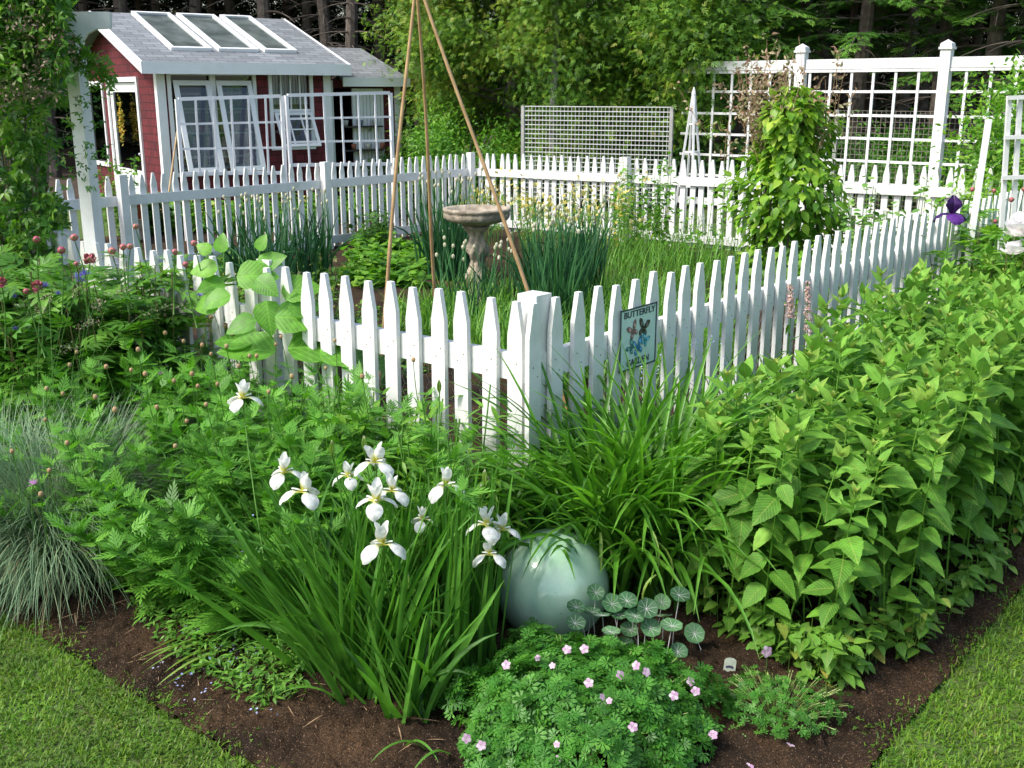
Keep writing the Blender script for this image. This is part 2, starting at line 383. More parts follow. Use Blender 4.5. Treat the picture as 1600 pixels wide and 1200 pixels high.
# ------------------------------------------------------------------ lawn blades
M['lawn'] = leafmat('lawn_blade', [(.040, .105, .010), (.078, .17, .014), (.125, .22, .02), (.17, .22, .035), (.30, .25, .11)], .3, .5, nscale=3.5)
def lawn(label, test, x0, x1, y0, y1, n):
    P = np.stack([rng.uniform(x0, x1, n), rng.uniform(y0, y1, n), np.zeros(n)], 1); d = P - A; tu = d @ U; tv = d @ V
    wob = .04 * np.sin(tu * 9 + tv * 11) + .025 * np.sin(tu * 31 - tv * 27) + rng.normal(size=n) * .026
    P = P[test(tu + wob, tv + wob)]; n = len(P); P[:, 2] = g(P[:, 0], P[:, 1]) - .014
    mb = MB()
    patch = .5 + .5 * np.sin(P[:, 0] * 6 + 2 * np.sin(P[:, 1] * 5)) * np.sin(P[:, 1] * 7 + P[:, 0] * 3)
    patch2 = np.sin(P[:, 0] * 23 + 2 * np.sin(P[:, 1] * 17)) * np.sin(P[:, 1] * 26 + P[:, 0] * 9)
    r = np.clip(.08 + .38 * rng.random(n) + .18 * patch + .14 * patch2 + .35 * (rng.random(n) > .95), 0, 1)
    ribbons(mb, P, rng.uniform(0, 2 * PI, n), rng.uniform(.020, .042, n), rng.uniform(.003, .0062, n), rng.uniform(.1, 1.2, n), rng.uniform(0, 1.2, n), 3, rnd=r)
    k = n // 6; Q = P[rng.integers(0, n, k)] + np.array([0, 0, .028]) + rng.normal(size=(k, 3)) * [.02, .02, .004]      # clover leaflets
    c3 = leafT(2, .8, .05, .05, peak=.65); C3 = joinT([xf(c3, a) for a in (0, 2.09, 4.19)])
    inst(mb, C3, Q, rdir(k) * [1, 1, .2], rdir(k, 2.5), rng.uniform(.005, .009, k), rng.uniform(0, .4, k))
    solo('lawn', mb, M['lawn'], label, 'lawn', kind='stuff')
lawn('mown green lawn in the lower left corner beside the bed', lambda u, v: v < -1.40, -4.3, -.1, 1.8, 5.8, 190000)
lawn('mown green lawn in the lower right corner beyond the soil edge', lambda u, v: u < -1.48, .7, 4.6, 1.8, 6.6, 190000)

# ------------------------------------------------------------------ picket fences
HP, SPC = 1.1, .1355
def picket_mesh(d, n, H, jit):
    mb = MB(); hw, ht = .036, .0105; tp = H - .125 + jit
    pr = [(-hw, -.15), (hw, -.15), (hw, tp), (.0125, H), (-.0125, H), (-hw, tp)]
    v = [d * a + Z * b_ + n * ht * s for s in (-1, 1) for a, b_ in pr]
    f = [np.array([[0, 1, 2, 3, 4, 5]]), np.array([[11, 10, 9, 8, 7, 6]]), np.array([[i, i + 6, (i + 1) % 6 + 6, (i + 1) % 6] for i in range(6)])]
    if np.dot(np.cross(d, Z), n) > 0: f = [q[:, ::-1] for q in f]
    mb.add(v, f, .5)
    for zc in (H - .262, .13):
        for sx, dz in ((-.013, .02), (.012, -.022)):
            c = d * (sx + rng.normal() * .002) + Z * (zc + dz + rng.normal() * .004) + n * (ht + .0006); q = [c + .0036 * (d * math.cos(a) + Z * math.sin(a)) for a in np.linspace(0, 2 * PI, 6, endpoint=False)]
            mb.add(q, np.array([[0, 1, 2, 3, 4, 5]]), 1.0)
    return mb
def fence(label, p0, d, L, inward, offs, posts, group, H=HP, capz=.015):
    root = thing('picket_fence', label, 'fence', gnd(p0), group); o = np.array(root.location)
    ms = [picket_mesh(d, -inward, H + j, j).mesh('picket', M['picket']) for j in (0, .006, -.006)]
    first = []
    for k, t in enumerate(offs):
        p = p0 + d * t; q = bpy.data.objects.new('picket', ms[int(rng.integers(3))]); q.parent = root; link(q)
        q.location = tuple(gnd(p, rng.normal() * .003) - o)
        ax = Vector(tuple(inward)); q.rotation_mode = 'QUATERNION'
        from mathutils import Quaternion
        q.rotation_quaternion = Quaternion(ax, float(rng.normal() * .007))
    cuts = sorted([0] + [t for t in posts if 0 < t < L] + [L])
    for a, b_ in zip(cuts[:-1], cuts[1:]):
        for zc, hh in ((H - .262, .105), (.13, .10)):
            mb = MB(); e = inward * (.0125 + .018)
            beam(mb, gnd(p0 + d * (a + .002), zc) + e, gnd(p0 + d * (b_ - .002), zc) + e, .035, hh); part(root, 'rail', mb, M['picket'])
    for t in posts:
        mb = MB(); c = gnd(p0 + d * t) + inward * (.0125 + .036 + .047)
        hh = H + capz; q = .046
        obox(mb, c + Z * (hh / 2 - .1), d * q, inward * q, Z * (hh / 2 + .1))
        part(root, 'post', mb, M['picket'])
    return root
def along(px, p0, d, inw, py=350):
    return float((HIT(px, py, p0, inw) - p0) @ d)
C0 = A + U * LU + V * LV; B0 = A + U * LU; D0 = A + V * LV
fence_post_px = along(393, A, U, V)
FG = 'white picket fence around the kitchen garden'
r1 = fence('white picket run from the near corner post leftwards behind the big-leaved plant', A, U, LU, V, .21 + SPC * np.arange(-1, 59), [.085 - .02, fence_post_px, 3.6, 5.6, 7.4], FG)
r2 = fence('white picket run carrying the sign, receding right from the near corner post', A, V, LV, U, .142 + SPC * np.arange(-1, 64), [8.6], FG)
r3 = fence('far left white picket run in front of the red shed', B0, V, LV, -U, .07 + SPC * np.arange(0, 64), [along(184, B0, V, U, 300), along(500, B0, V, U, 260), along(330, B0, V, U, 260) + 9] , FG)
r4 = fence('far right white picket run in front of the white grid screens', D0, U, LU, -V, .05 + SPC * np.arange(0, 60), [along(985, D0, U, V, 240), LU - .06], FG)
# chicken wire along the inside of the two near runs
def hexwire(root, p0, d, inward, L, z0, z1, s=.032):
    segs = []; nx = int(L / (s * 1.5)); nz = int((z1 - z0) / (s * .866 * 2))
    for i in range(nx):
        for j in range(nz):
            cx, cz = i * s * 1.5, j * s * 1.732 + (i % 2) * s * .866
            pt = [(cx + s * math.cos(a), cz + s * math.sin(a)) for a in (0, PI / 3, 2 * PI / 3, PI)]
            for a_, b_ in zip(pt[:-1], pt[1:]): segs.append((*a_, *b_))
    S = np.array(segs); jit = lambda n: rng.normal(size=(n, 1)) * .0012
    e = inward * (.055)
    a = p0 + S[:, :1] * d + (z0 + S[:, 1:2]) * Z + e + jit(len(S)) * Z; b_ = p0 + S[:, 2:3] * d + (z0 + S[:, 3:4]) * Z + e
    a[:, 2] += g(a[:, 0], a[:, 1]); b_[:, 2] += g(b_[:, 0], b_[:, 1])
    mb = MB(); t = nrm(b_ - a); n1 = np.broadcast_to(inward, t.shape); n2 = np.cross(t, n1); r = .0009; vs = []
    for P in (a, b_):
        for k in range(3): vs.append(P + r * (math.cos(k * 2.09) * n1 + math.sin(k * 2.09) * n2))
    v = np.stack(vs, 1); F = np.array([[0, 1, 4, 3], [1, 2, 5, 4], [2, 0, 3, 5]])
    mb.add(v.reshape(-1, 3), (F[None] + np.arange(len(S))[:, None, None] * 6).reshape(-1, 4)); part(root, 'chicken_wire', mb, M['metal'])
hexwire(r1, A, U, V, 3.0, .0, .78); hexwire(r2, A, V, U, 4.0, .0, .78)

# ------------------------------------------------------------------ sign
SN = -U; sp0 = A + SN * .018
cs = [HIT(*q, sp0, SN) for q in ((969.5, 487), (1023, 472.5), (1022.5, 565), (969.5, 580))]
v0 = min((c - A) @ V for c in cs); v1 = max((c - A) @ V for c in cs); z1 = (cs[0][2] + cs[1][2]) / 2; z0 = (cs[2][2] + cs[3][2]) / 2
sw, sh = v1 - v0, z1 - z0; sc0 = sp0 + V * (v0 + v1) / 2; sc0 = np.array([sc0[0], sc0[1], (z0 + z1) / 2])
sign = thing('garden_sign', 'small pale green tin sign with butterflies and lettering on the white pickets', 'sign', sc0)
M['signgreen'] = plain('sign_enamel', (.60, .76, .70), (.52, .68, .62), 12, .3)
M['ink'] = plain('sign_ink', (.035, .05, .07), rough=.4)
mb = MB(); obox(mb, sc0, V * sw / 2, SN * .0015, Z * sh / 2); part(sign, 'plate', mb, M['signgreen'])
mb = MB()
for s in (-1, 1):
    obox(mb, sc0 + V * s * (sw / 2 - .002) + SN * .002, V * .003, SN * .002, Z * (sh / 2 + .003)); obox(mb, sc0 + Z * s * (sh / 2 - .001) + SN * .002, V * (sw / 2 - .006), SN * .002, Z * .003)
part(sign, 'border', mb, M['ink'])
RM = Matrix(((V[0], 0, SN[0]), (V[1], 0, SN[1]), (0, 1, 0))).to_4x4()
def text(root, s, a, z, size, fit, mat, c0, RMx, nv, hv, curve=0):
    cu = bpy.data.curves.new('lettering', 'FONT'); cu.body = s; cu.align_x = 'CENTER'; cu.align_y = 'CENTER'; cu.size = size; cu.extrude = .0004; cu.offset = .0006
    o = bpy.data.objects.new('lettering', cu); link(o); bpy.context.view_layer.update(); wd = o.dimensions.x
    me = bpy.data.meshes.new_from_object(o.evaluated_get(bpy.context.evaluated_depsgraph_get())); bpy.data.objects.remove(o)
    me.materials.clear(); me.materials.append(mat); k = fit / wd
    for v in me.vertices: v.co.x *= k; v.co.y += curve * (v.co.x / fit) ** 2
    o = bpy.data.objects.new('lettering', me); o.parent = root; link(o); o.rotation_euler = RMx.to_euler()
    p = hv * a + Z * z + nv * .0035; o.location = tuple(p); return o
text(sign, 'BUTTERFLY', .004, sh * .405, .038, sw * .86, M['ink'], sc0, RM, SN, V, .0)
text(sign, 'GARDEN', .0, -sh * .40, .040, sw * .62, M['ink'], sc0, RM, SN, V)
def wing(mb, c, ang, s, pts):
    ca, sa = math.cos(ang), math.sin(ang)
    q = [sc0 + V * (c[0] + s * (x * ca - y * sa)) + Z * (c[1] + s * (x * sa + y * ca)) + SN * .0032 for x, y in pts]
    q2 = [p + SN * .0008 for p in q]; n = len(q)
    mb.add(q + q2, [np.array([list(range(n, 2 * n))]), np.array([[i, (i + 1) % n, (i + 1) % n + n, i + n] for i in range(n)])])
FWING = [(0, 0), (.15, .5), (.5, .95), (.95, 1.0), (1.0, .75), (.8, .35), (.4, .02)]
HWING = [(0, 0), (.45, -.02), (.72, -.3), (.68, -.62), (.42, -.78), (.18, -.5)]
for nm, c, ang, s, col in (('brown', (-.042, .032), .45, .038, (.22, .12, .12)), ('black', (.036, .030), -.25, .042, (.03, .025, .025)), ('blue', (-.004, -.044), .25, .042, (.03, .16, .30)), ('teal', (.050, -.024), -.5, .030, (.05, .25, .32)), ('green', (-.052, -.036), .9, .032, (.05, .16, .17))):
    mb = MB(); mb2 = MB()
    for sx in (-1, 1):
        wing(mb, c, ang, s, [(x * sx, y) for x, y in (FWING if sx > 0 else FWING[::-1])]); wing(mb, c, ang, s, [(x * sx, y) for x, y in (HWING if sx > 0 else HWING[::-1])])
        for q in (((.5, .5), .2), ((.45, -.35), .13)):
            wing(mb2, (c[0], c[1]), ang, s, [(sx * (q[0][0] + q[1] * math.cos(t)), q[0][1] + q[1] * 1.3 * math.sin(t)) for t in np.linspace(0, 2 * PI * sx, 8, endpoint=False)])
    wing(mb, c, ang, s, [(-.05, -.45), (.05, -.45), (.06, .3), (-.06, .3)])
    o = part(sign, 'butterfly_print', mb, plain('print_' + nm, col, rough=.4)); o2 = part(sign, 'wing_spots', mb2, plain('spot_' + nm, tuple(min(1, q * 2.2 + .08) for q in col), rough=.4)); o2.location.x += SN[0] * .001; o2.location.y += SN[1] * .001
# ------------------------------------------------------------------ garden sphere
m, nt, b = newmat('celadon_glaze')
c = mixc(nt, ramp(nt, noise(nt, 7, 6, rough=.65), [(.35, (0, 0, 0)), (.68, (1, 1, 1))]), (.36, .60, .42), (.56, .75, .58))
c = mixc(nt, ramp(nt, noise(nt, 60, 4), [(.68, (0, 0, 0)), (.76, (.5, .5, .5))]), c, (.09, .19, .14))
nt.links.new(c, b.inputs['Base Color']); b.inputs['Roughness'].default_value = .16; b.inputs['Coat Weight'].default_value = 1; b.inputs['Coat Roughness'].default_value = .04
bump(nt, b, noise(nt, 9, 4), .15, .01)
r_ = .205; pc = AT(862, 915, 3.52)
mb = MB(); th = np.linspace(.02, PI - .02, 48)
lathe(mb, np.stack([r_ * np.sin(th), -r_ * np.cos(th)], 1), pc, 72)
solo('garden_sphere', mb, m, 'glossy pale green ceramic sphere resting in the flower bed', 'garden ball', smooth=True, loc=pc)

# ------------------------------------------------------------------ iris clump
M['irisleaf'] = leafmat('iris_leaf', [(.040, .12, .022), (.065, .18, .03), (.10, .24, .045)], .34, .42, nscale=14)
M['stem'] = leafmat('green_stem', [(.05, .13, .03), (.09, .20, .04)], .1, .5)
M['irispetal'] = leafmat('iris_petal', [(.82, .83, .80), (.88, .88, .86)], .35, .5, basec=(.66, .64, .10), nscale=60)
M['irisbud'] = leafmat('iris_bud', [(.14, .24, .06), (.22, .30, .10)], .2, .5, tipc=(.75, .68, .60))
def petalT(L, wf, th0, th1, n=9, cup=0., ruf=0.):
    s = np.linspace(0, 1, n + 1); th = th0 + (th1 - th0) * s ** 1.2; y = np.concatenate([[0], np.cumsum(np.sin(th[1:])) * L / n]); z = np.concatenate([[0], np.cumsum(np.cos(th[1:])) * L / n])
    P = []; Q = []
    for i in range(n + 1):
        nx = np.array([0, -math.cos(th[i]), math.sin(th[i])])
        for c in (-1, -.5, 0, .5, 1):
            hw = wf(s[i]) / 2; P.append(np.array([c * hw, y[i], z[i]]) + nx * (cup * hw * c * c + ruf * L * math.sin(s[i] * 14 + c * 3) * abs(c) * s[i])); Q.append([.5 + c * .5, s[i]])
    F = [[i * 5 + c, i * 5 + c + 1, i * 5 + c + 6, i * 5 + c + 5] for i in range(n) for c in range(4)]
    return np.array(P), np.array(F), np.array(Q)
FALL = petalT(.072, lambda s: .010 + .030 * max(0, math.sin(PI * max(0, min(1, (s - .22) / .80)) ** .85)) ** .8 if s < .999 else .006, 1.15, 3.0, cup=-.3, ruf=.03)
STD = petalT(.048, lambda s: .006 + .019 * math.sin(PI * min(1, s * .93 + .06)) ** .8, .50, .22, cup=.5, ruf=.03)
STYLE = petalT(.026, lambda s: .010 - .003 * s, .9, 1.5, n=4, cup=-.5)
def iris_flower(mb, c, a0, s=1.0, lean=0):
    for k in range(3):
        a = a0 + k * 2.0944 + rng.normal() * .08
        dr = np.array([math.cos(a), math.sin(a), 0]); a2 = a + 1.047; d2 = np.array([math.cos(a2), math.sin(a2), 0])
        inst(mb, FALL, c, dr, Z + d2 * rng.normal() * .1, np.array([[s, s, s * rng.uniform(.85, 1.1)]]), rng.random())
        inst(mb, STD, c + Z * .004, d2, Z + dr * rng.normal() * .25, s * rng.uniform(.85, 1.1), rng.random())
        inst(mb, STYLE, c + Z * .004, dr, Z, s, rng.random())
iris = thing('iris_clump', 'tall sword-leaved clump with white yellow-throated iris flowers at the bed corner', 'iris plant', G(640, 1090))
mb = MB(); cl = [(655, 1128, 34), (560, 1100, 55), (600, 1085, 50), (520, 1060, 30), (700, 1085, 45), (740, 1065, 30), (640, 1050, 50), (690, 1040, 45), (740, 1035, 10), (590, 1040, 40), (640, 1000, 40), (715, 1010, 24), (540, 1010, 44), (500, 1020, 34)]
for (px, py, n) in cl:
    c = G(px, py); fr = (px - 520) / 260.
    base = c + np.stack([rng.normal(size=n) * .035, rng.normal(size=n) * .03, np.full(n, -.01)], 1)
    az = np.where(rng.random(n) < .62 - .35 * fr, PI + rng.normal(size=n) * .5, rng.normal(size=n) * .9)
    th0 = np.abs(rng.normal(size=n)) * .22 + .04 + (1 - fr) * .28 * (np.cos(az) < 0); L = rng.uniform(.42, .74, n) * (1 if py < 1120 else .72)
    kap = rng.uniform(.02, .5, n) + (rng.random(n) < .07) * rng.uniform(.6, 1.6, n)
    if px > 680: q_ = np.cos(az) > 0; th0 = np.where(q_, th0 * .3, th0); kap = np.where(q_, kap * .3, kap)
    ribbons(mb, base, az, L, rng.uniform(.014, .025, n), th0, kap, 9, cols=3, fold=.25, rnd=rng.random(n), twist=rng.normal(size=n) * .7, power=1.8, basew=.8, tipp=3.5)
for px, py, az, L in ((470, 1010, PI, .42), (480, 960, PI, .55), (500, 990, PI + .3, .6), (520, 940, PI, .62), (560, 1115, -.9, .22), (600, 1120, -2.4, .24), (640, 1130, -2.2, .22), (470, 1050, PI + .2, .25)):      # arching strays
    ribbons(mb, G(px + 70, py + 60)[None], az, L, .014, .5, 1.7, 10, cols=3, rnd=.9, power=1.3)
part(iris, 'leaf_blades', mb, M['irisleaf'], True)
FL = [(379, 622, 3.5, .3, 1), (444, 738, 3.2, .2, .95), (473, 768, 3.1, 1.2, 1.1), (545, 744, 3.35, .9, .85), (587, 722, 3.25, 1.5, 1.08), (613, 767, 3.15, 1.45, .95), (588, 783, 3.05, 2.7, 1.05), (697, 758, 3.2, 1.9, 1.02), (660, 812, 3.15, 2.3, .72), (598, 850, 2.95, 1.8, 1.08), (760, 820, 3.08, .8, .98), (784, 828, 3.12, 2.0, .9), (765, 866, 3.02, 1.6, .85)]
for px, py, Y, a0, s in FL:
    s *= 1.25
    c = AT(px, py, Y); mb = MB(); iris_flower(mb, c, a0, s); f = part(iris, 'flower', mb, M['irispetal'], True)
    bx = G(int(px * .45 + 655 * .55), 1060); bx[0] = c[0] * .5 + bx[0] * .5; mid = (bx + c) / 2 + np.array([.012 * rng.normal(), 0, .02])
    t = np.linspace(0, 1, 9)[:, None]; P = (1 - t) ** 2 * bx + 2 * t * (1 - t) * (mid + np.array([(bx[0] - c[0]) * -.15, 0, 0])) + t * t * (c - Z * .005)
    mb = MB(); tube(mb, P, np.linspace(.0032, .0022, 9), 6, .8); ball(mb, c - Z * .018, .0055, 8, 2.4, .9); part(iris, 'flower_stem', mb, M['stem'], True)
for px, py, Y in ((518, 697, 3.25), (569, 690, 3.3), (757, 742, 3.2), (751, 765, 3.2), (686, 600, 3.7), (637, 905, 2.95)):
    c = AT(px, py, Y); mb = MB(); B5 = joinT([xf(leafT(6, .30, .5, .0, peak=.45), 0)])
    for k in range(4): inst(mb, B5, c - Z * .035, Z + .05 * rdir(1), np.array([math.cos(k * 1.57), math.sin(k * 1.57), 0]), .055, rng.random())
    part(iris, 'bud', mb, M['irisbud'], True)
    bx = G(int(px * .5 + 320), 1050); mb = MB(); t = np.linspace(0, 1, 8)[:, None]; tube(mb, bx * (1 - t) + (c - Z * .03) * t + np.array([.01, 0, 0]) * np.sin(t * 3), .0026, 6, .7); part(iris, 'flower_stem', mb, M['stem'], True)

# ------------------------------------------------------------------ daylily fountain
M['daylily'] = leafmat('daylily_leaf', [(.05, .14, .02), (.09, .23, .03), (.14, .31, .05)], .38, .4, nscale=18, spec=.45)
dl = thing('daylily_clump', 'arching fountain of strap leaves behind the green sphere', 'daylily', G(955, 870))
mb = MB()
for tu_, tv_, n, lf in ((-.30, .06, 170, .92), (-.38, .24, 190, .95), (-.42, .44, 150, .9), (-.22, .30, 130, .95), (-.16, -.05, 90, .62), (-.27, .62, 130, .85), (-.50, .14, 110, .8)):
    c = W(tu_, tv_); base = c + np.stack([rng.normal(size=n) * .07, rng.normal(size=n) * .06, 0 * np.ones(n)], 1)
    ribbons(mb, base, rng.uniform(0, 2 * PI, n), rng.uniform(.70, 1.18, n) * lf, rng.uniform(.018, .030, n), rng.uniform(.04, .60, n), rng.uniform(.5, 2.0, n), 10, cols=3, fold=.3, rnd=rng.random(n) ** 1.2, twist=rng.normal(size=n) * .3, power=1.5, tipp=3)
part(dl, 'leaf_blades', mb, M['daylily'], True)
mb = MB()                                                                                   # pale hanging lily leaves
for px, py, Y in ((1012, 822, 3.43), (1024, 850, 3.4), (1032, 905, 3.35), (944, 838, 3.5), (948, 850, 3.5), (1008, 850, 3.45)):
    ribbons(mb, AT(px - 6, py - 6, Y)[None], rng.uniform(0, 6), rng.uniform(.12, .22), .013, 1.9, 1.4, 6, cols=3, fold=.6, rnd=1., power=.7)
part(dl, 'drooping_leaf', mb, leafmat('pale_leaf', [(.22, .34, .10), (.30, .40, .14)], .3, .35), True)
dl2 = thing('daylily_clump', 'smaller dark strap-leaved tuft at the fence below the sign', 'daylily', G(1075, 690))
mb = MB()
for tu_, tv_, n in ((-.30, .62, 16), (-.22, 1.35, 50), (-.20, 1.5, 50), (-.22, 1.9, 30)):
    c = W(tu_, tv_); base = c + np.stack([rng.normal(size=n) * .07, rng.normal(size=n) * .06, 0 * np.ones(n)], 1)
    ribbons(mb, base, rng.uniform(0, 2 * PI, n), rng.uniform(.45, .8, n), rng.uniform(.018, .03, n), rng.uniform(.05, .5, n), rng.uniform(.2, 1.6, n), 9, cols=3, rnd=rng.random(n) ** 1.5)
part(dl2, 'leaf_blades', mb, M['daylily'], True)

# ------------------------------------------------------------------ big leafy stand at right
M['bigleaf'] = leafmat('stand_leaf', [(.055, .16, .026), (.085, .225, .034), (.12, .29, .045), (.17, .34, .06), (.36, .36, .08)], .36, .55, spec=.25, vein=.3, nscale=25)
st = thing('leafy_perennial_stand', 'large bright green stand of upright stems with toothed heart-shaped leaves', 'leafy plant', G(1300, 950))
BL = leafT(12, .66, .22, .28, serr=.045, peak=.33, sh=.85); BL2 = leafT(12, .50, .3, .15, serr=.04, peak=.33)
def leafy_stem(h, seed):
    r = np.random.default_rng(seed); mb = MB(); lean = r.normal(size=2) * .05
    t = np.linspace(0, 1, 8); P = np.stack([lean[0] * t ** 1.5 * h * 1.5, lean[1] * t ** 1.5 * h * 1.5, t * h], 1)
    tube(mb, P, np.linspace(.0048, .0026, 8), 6, .55, False)
    z = .06; k = 0; a0 = r.uniform(0, 6)
    while z < h:
        f = z / h; c = np.array([np.interp(z, P[:, 2], P[:, 0]), np.interp(z, P[:, 2], P[:, 1]), z])
        size = (.070 + .066 * min(1, f * 2.2)) * (1 - .35 * max(0, f - .82) / .18) * r.uniform(.7, 1.2)
        for q in range(2):
            if f < .3 and r.random() < .3: continue
            a = a0 + k * PI / 2 + q * PI + r.normal() * .25; el = (-.20 + .22 * r.normal()) if f < .85 else (.15 + 2.0 * (f - .85) / .15 * .5)
            d = np.array([math.cos(a) * math.cos(el), math.sin(a) * math.cos(el), math.sin(el)])
            pet = .018 if f < .9 else .006; o = c + nrm(np.array([d[0], d[1], .4])) * pet
            tube(mb, [c, o], .0014, 4, .55, False)
            inst(mb, BL if f < .8 else BL2, o, d, Z + .25 * r.normal(size=3), size, (.97 if r.random() < .015 else float(np.clip(.26 + .34 * (f > .8) + r.normal() * .17, 0, .8))))
        z += .060 * r.uniform(.9, 1.15) * (1 if f < .8 else .6); k += 1
    for q in range(4):
        a = a0 + q * PI / 2 + .7; inst(mb, BL2, P[-1], np.array([math.cos(a) * .5, math.sin(a) * .5, .85]), np.array([-math.cos(a), -math.sin(a), .3]), .035, .9)
    return mb
stm = [leafy_stem(.95, 40 + i).mesh('leafy_stem', M['bigleaf'], None, True) for i in range(9)]
stp = [W(-1.18, -.02), W(-1.33, .4), W(-1.36, 1.7), W(-1.38, 3.2), W(-1.35, 4.6), W(-.45, 4.4), W(-.30, 3.2), W(-.38, 1.7), W(-.46, 1.0), W(-.50, .40), W(-.70, .0)]
pts = inpoly(stp, 275, .076)
near = np.argsort(pts[:, 1])
so_ = np.array(st.location)
mbb = MB()
for q, i in enumerate(near):
    p = pts[i]; s_ = rng.uniform(.80, .97); mesh = stm[int(rng.integers(9))]; s_ *= min(1, .80 + .30 * max(0, (p[1] - 3.1))) * (1 if (p - A) @ U < -.62 or p[1] > 5 else .86); a = rng.uniform(0, 6.28)
    if q < 98:
        o = bpy.data.objects.new('leafy_stem', mesh); o.parent = st; link(o); o.location = tuple(p - so_); o.rotation_euler = (rng.normal() * .05, rng.normal() * .05, a); o.scale = (s_, s_, s_)
    else:
        n = len(mesh.vertices); v = np.zeros(n * 3, np.float32); mesh.vertices.foreach_get('co', v); v = v.reshape(-1, 3) * s_
        v = np.stack([v[:, 0] * math.cos(a) - v[:, 1] * math.sin(a), v[:, 0] * math.sin(a) + v[:, 1] * math.cos(a), v[:, 2]], 1) + p
        if 'F' not in mesh.keys() and not hasattr(M, '_c'): pass
        F = np.zeros(len(mesh.loops), np.int32); mesh.loops.foreach_get('vertex_index', F)
        rn = np.zeros(n, np.float32); mesh.attributes['rnd'].data.foreach_get('value', rn)
        uvl = np.zeros(len(F) * 2, np.float32); mesh.uv_layers[0].data.foreach_get('uv', uvl); uv = np.zeros((n, 2)); uv[F] = uvl.reshape(-1, 2)
        mbb.add(v, F.reshape(-1, 4), rn, uv)
o = part(st, 'rear_stems', mbb, M['bigleaf'], True); o['kind'] = 'stuff'
# small young shoots and yellowed low leaves along the front edge
M['yellowleaf'] = leafmat('yellow_leaf', [(.08, .21, .03), (.10, .24, .035), (.15, .27, .05), (.36, .28, .06)], .3, .5, vein=.3)
mb = MB(); e = []
for a_, b_, n in ((W(-.72, .12), W(-1.25, -.06), 40), (W(-1.22, -.06), W(-1.38, .5), 36), (W(-1.38, .5), W(-1.38, 3.2), 70)):
    t = rng.random((n, 1)); e.append(a_ * (1 - t) + b_ * t + rng.normal(size=(n, 3)) * [.035, .035, 0])
e = np.concatenate(e); n = len(e)
for k in range(7):
    a = rng.uniform(0, 6.28, n); h = rng.uniform(.01, .16, n); d = np.stack([np.cos(a), np.sin(a), rng.normal(size=n) * .3 - .1], 1)
    P = e.copy(); P[:, 2] = h + .02; inst(mb, BL, P + nrm(d) * .01, d, Z + .3 * rdir(n), rng.uniform(.03, .065, n), np.clip(rng.random(n) ** 3.5 - (h > .09) * .2, 0, 1))
for q in e: tube(mb, [gnd(q), gnd(q, .17) + rng.normal(size=3) * .01], .0015, 4, .1, False)
part(st, 'low_shoots', mb, M['yellowleaf'], True)

# ------------------------------------------------------------------ knapweed mass
M['knap'] = leafmat('knapweed_leaf', [(.055, .16, .024), (.09, .24, .034), (.145, .32, .05)], .36, .5, nscale=12)
L1 = leafT(2, .26, .1, .1, peak=.5)
KL = joinT([xf(leafT(4, .08, .1, .12), 0)] + [xf(L1, s * (.62 - .2 * i / 4), .50 * (1 - .10 * i), (0, .10 + .19 * i, -.12 * (.10 + .19 * i) ** 2), .05) for i in range(4) for s in (-1, 1)] + [xf(L1, 0, .42, (0, .78, -.1))])
kn = thing('knapweed_plant', 'sprawling ferny green mass dotted with tan round buds in front of the fence', 'knapweed', G(400, 850))
kp = [W(.15, -.18), W(2.7, -.15), W(2.9, -.7), W(2.0, -1.2), W(1.2, -1.12), W(.75, -1.1), W(.40, -1.08), W(.1, -.8), W(-.15, -.35), W(-.05, -.15)]
pts = inpoly(kp, 330, .05); mb = MB(); mbs = MB()
for p in pts:
    d = p - A; tu, tv = d @ U, d @ V; edge = min(1, (tv + 1.25) / .5, max(.35, (tu + .35) / .7)); h = (.36 + .30 * max(0.1, edge)) * rng.uniform(.88, 1.14)
    if tv > -.5: h = rng.uniform(.62, .78)
    a = rng.uniform(0, 6.28); ln = rng.uniform(.05, .5) + .5 * (1 - max(0, edge)); aa = a if edge > .6 else math.atan2(-V[1], -V[0]) + rng.normal() * .9
    t = np.linspace(0, 1, 6)[:, None]; hd = np.array([math.cos(aa), math.sin(aa), 0]); P = p + hd * h * ln * t ** 1.4 + Z * h * t * (1 - .15 * t * ln)
    tube(mbs, P, np.linspace(.003, .0014, 6), 4, .5, False)
    n = 46; f = rng.random(n) ** .8; C = np.stack([np.interp(f * 5, np.arange(6), P[:, i]) for i in range(3)], 1)
    b_ = rng.uniform(0, 6.28, n); el = rng.normal(size=n) * .35 + .35 * f + .1; D = np.stack([np.cos(b_) * np.cos(el), np.sin(b_) * np.cos(el), np.sin(el)], 1)
    inst(mb, KL, C, D, Z + .3 * rdir(n), rng.uniform(.062, .125, n) * (1.1 - .35 * f), np.clip(rng.normal(size=n) * .25 + .35 + .25 * f, 0, 1))
part(kn, 'foliage', mb, M['knap']); part(kn, 'stems', mbs, M['stem'])
BUDS = [(218, 490), (246, 494), (258, 520), (287, 533), (316, 539), (216, 546), (120, 550), (109, 570), (166, 573), (227, 584), (300, 584), (272, 595), (309, 603), (245, 636), (330, 553), (334, 487), (330, 496), (351, 509), (381, 504), (363, 522), (354, 541), (390, 556), (401, 556), (373, 572), (439, 526), (431, 538), (497, 506), (510, 487), (523, 532), (509, 575), (456, 588), (73, 607), (98, 615), (71, 656), (19, 705), (105, 692), (274, 697), (322, 632), (292, 658), (149, 620), (205, 578), (646, 562), (566, 588), (420, 612), (340, 600), (180, 640), (77, 735), (64, 772)]
M['knapbud'] = leafmat('knapweed_bud', [(.26, .19, .09), (.36, .22, .11), (.33, .26, .12)], 0, .6, nscale=220)
M['knapflower'] = leafmat('knapweed_flower', [(.42, .14, .42), (.62, .30, .62), (.75, .55, .72)], .3, .6)
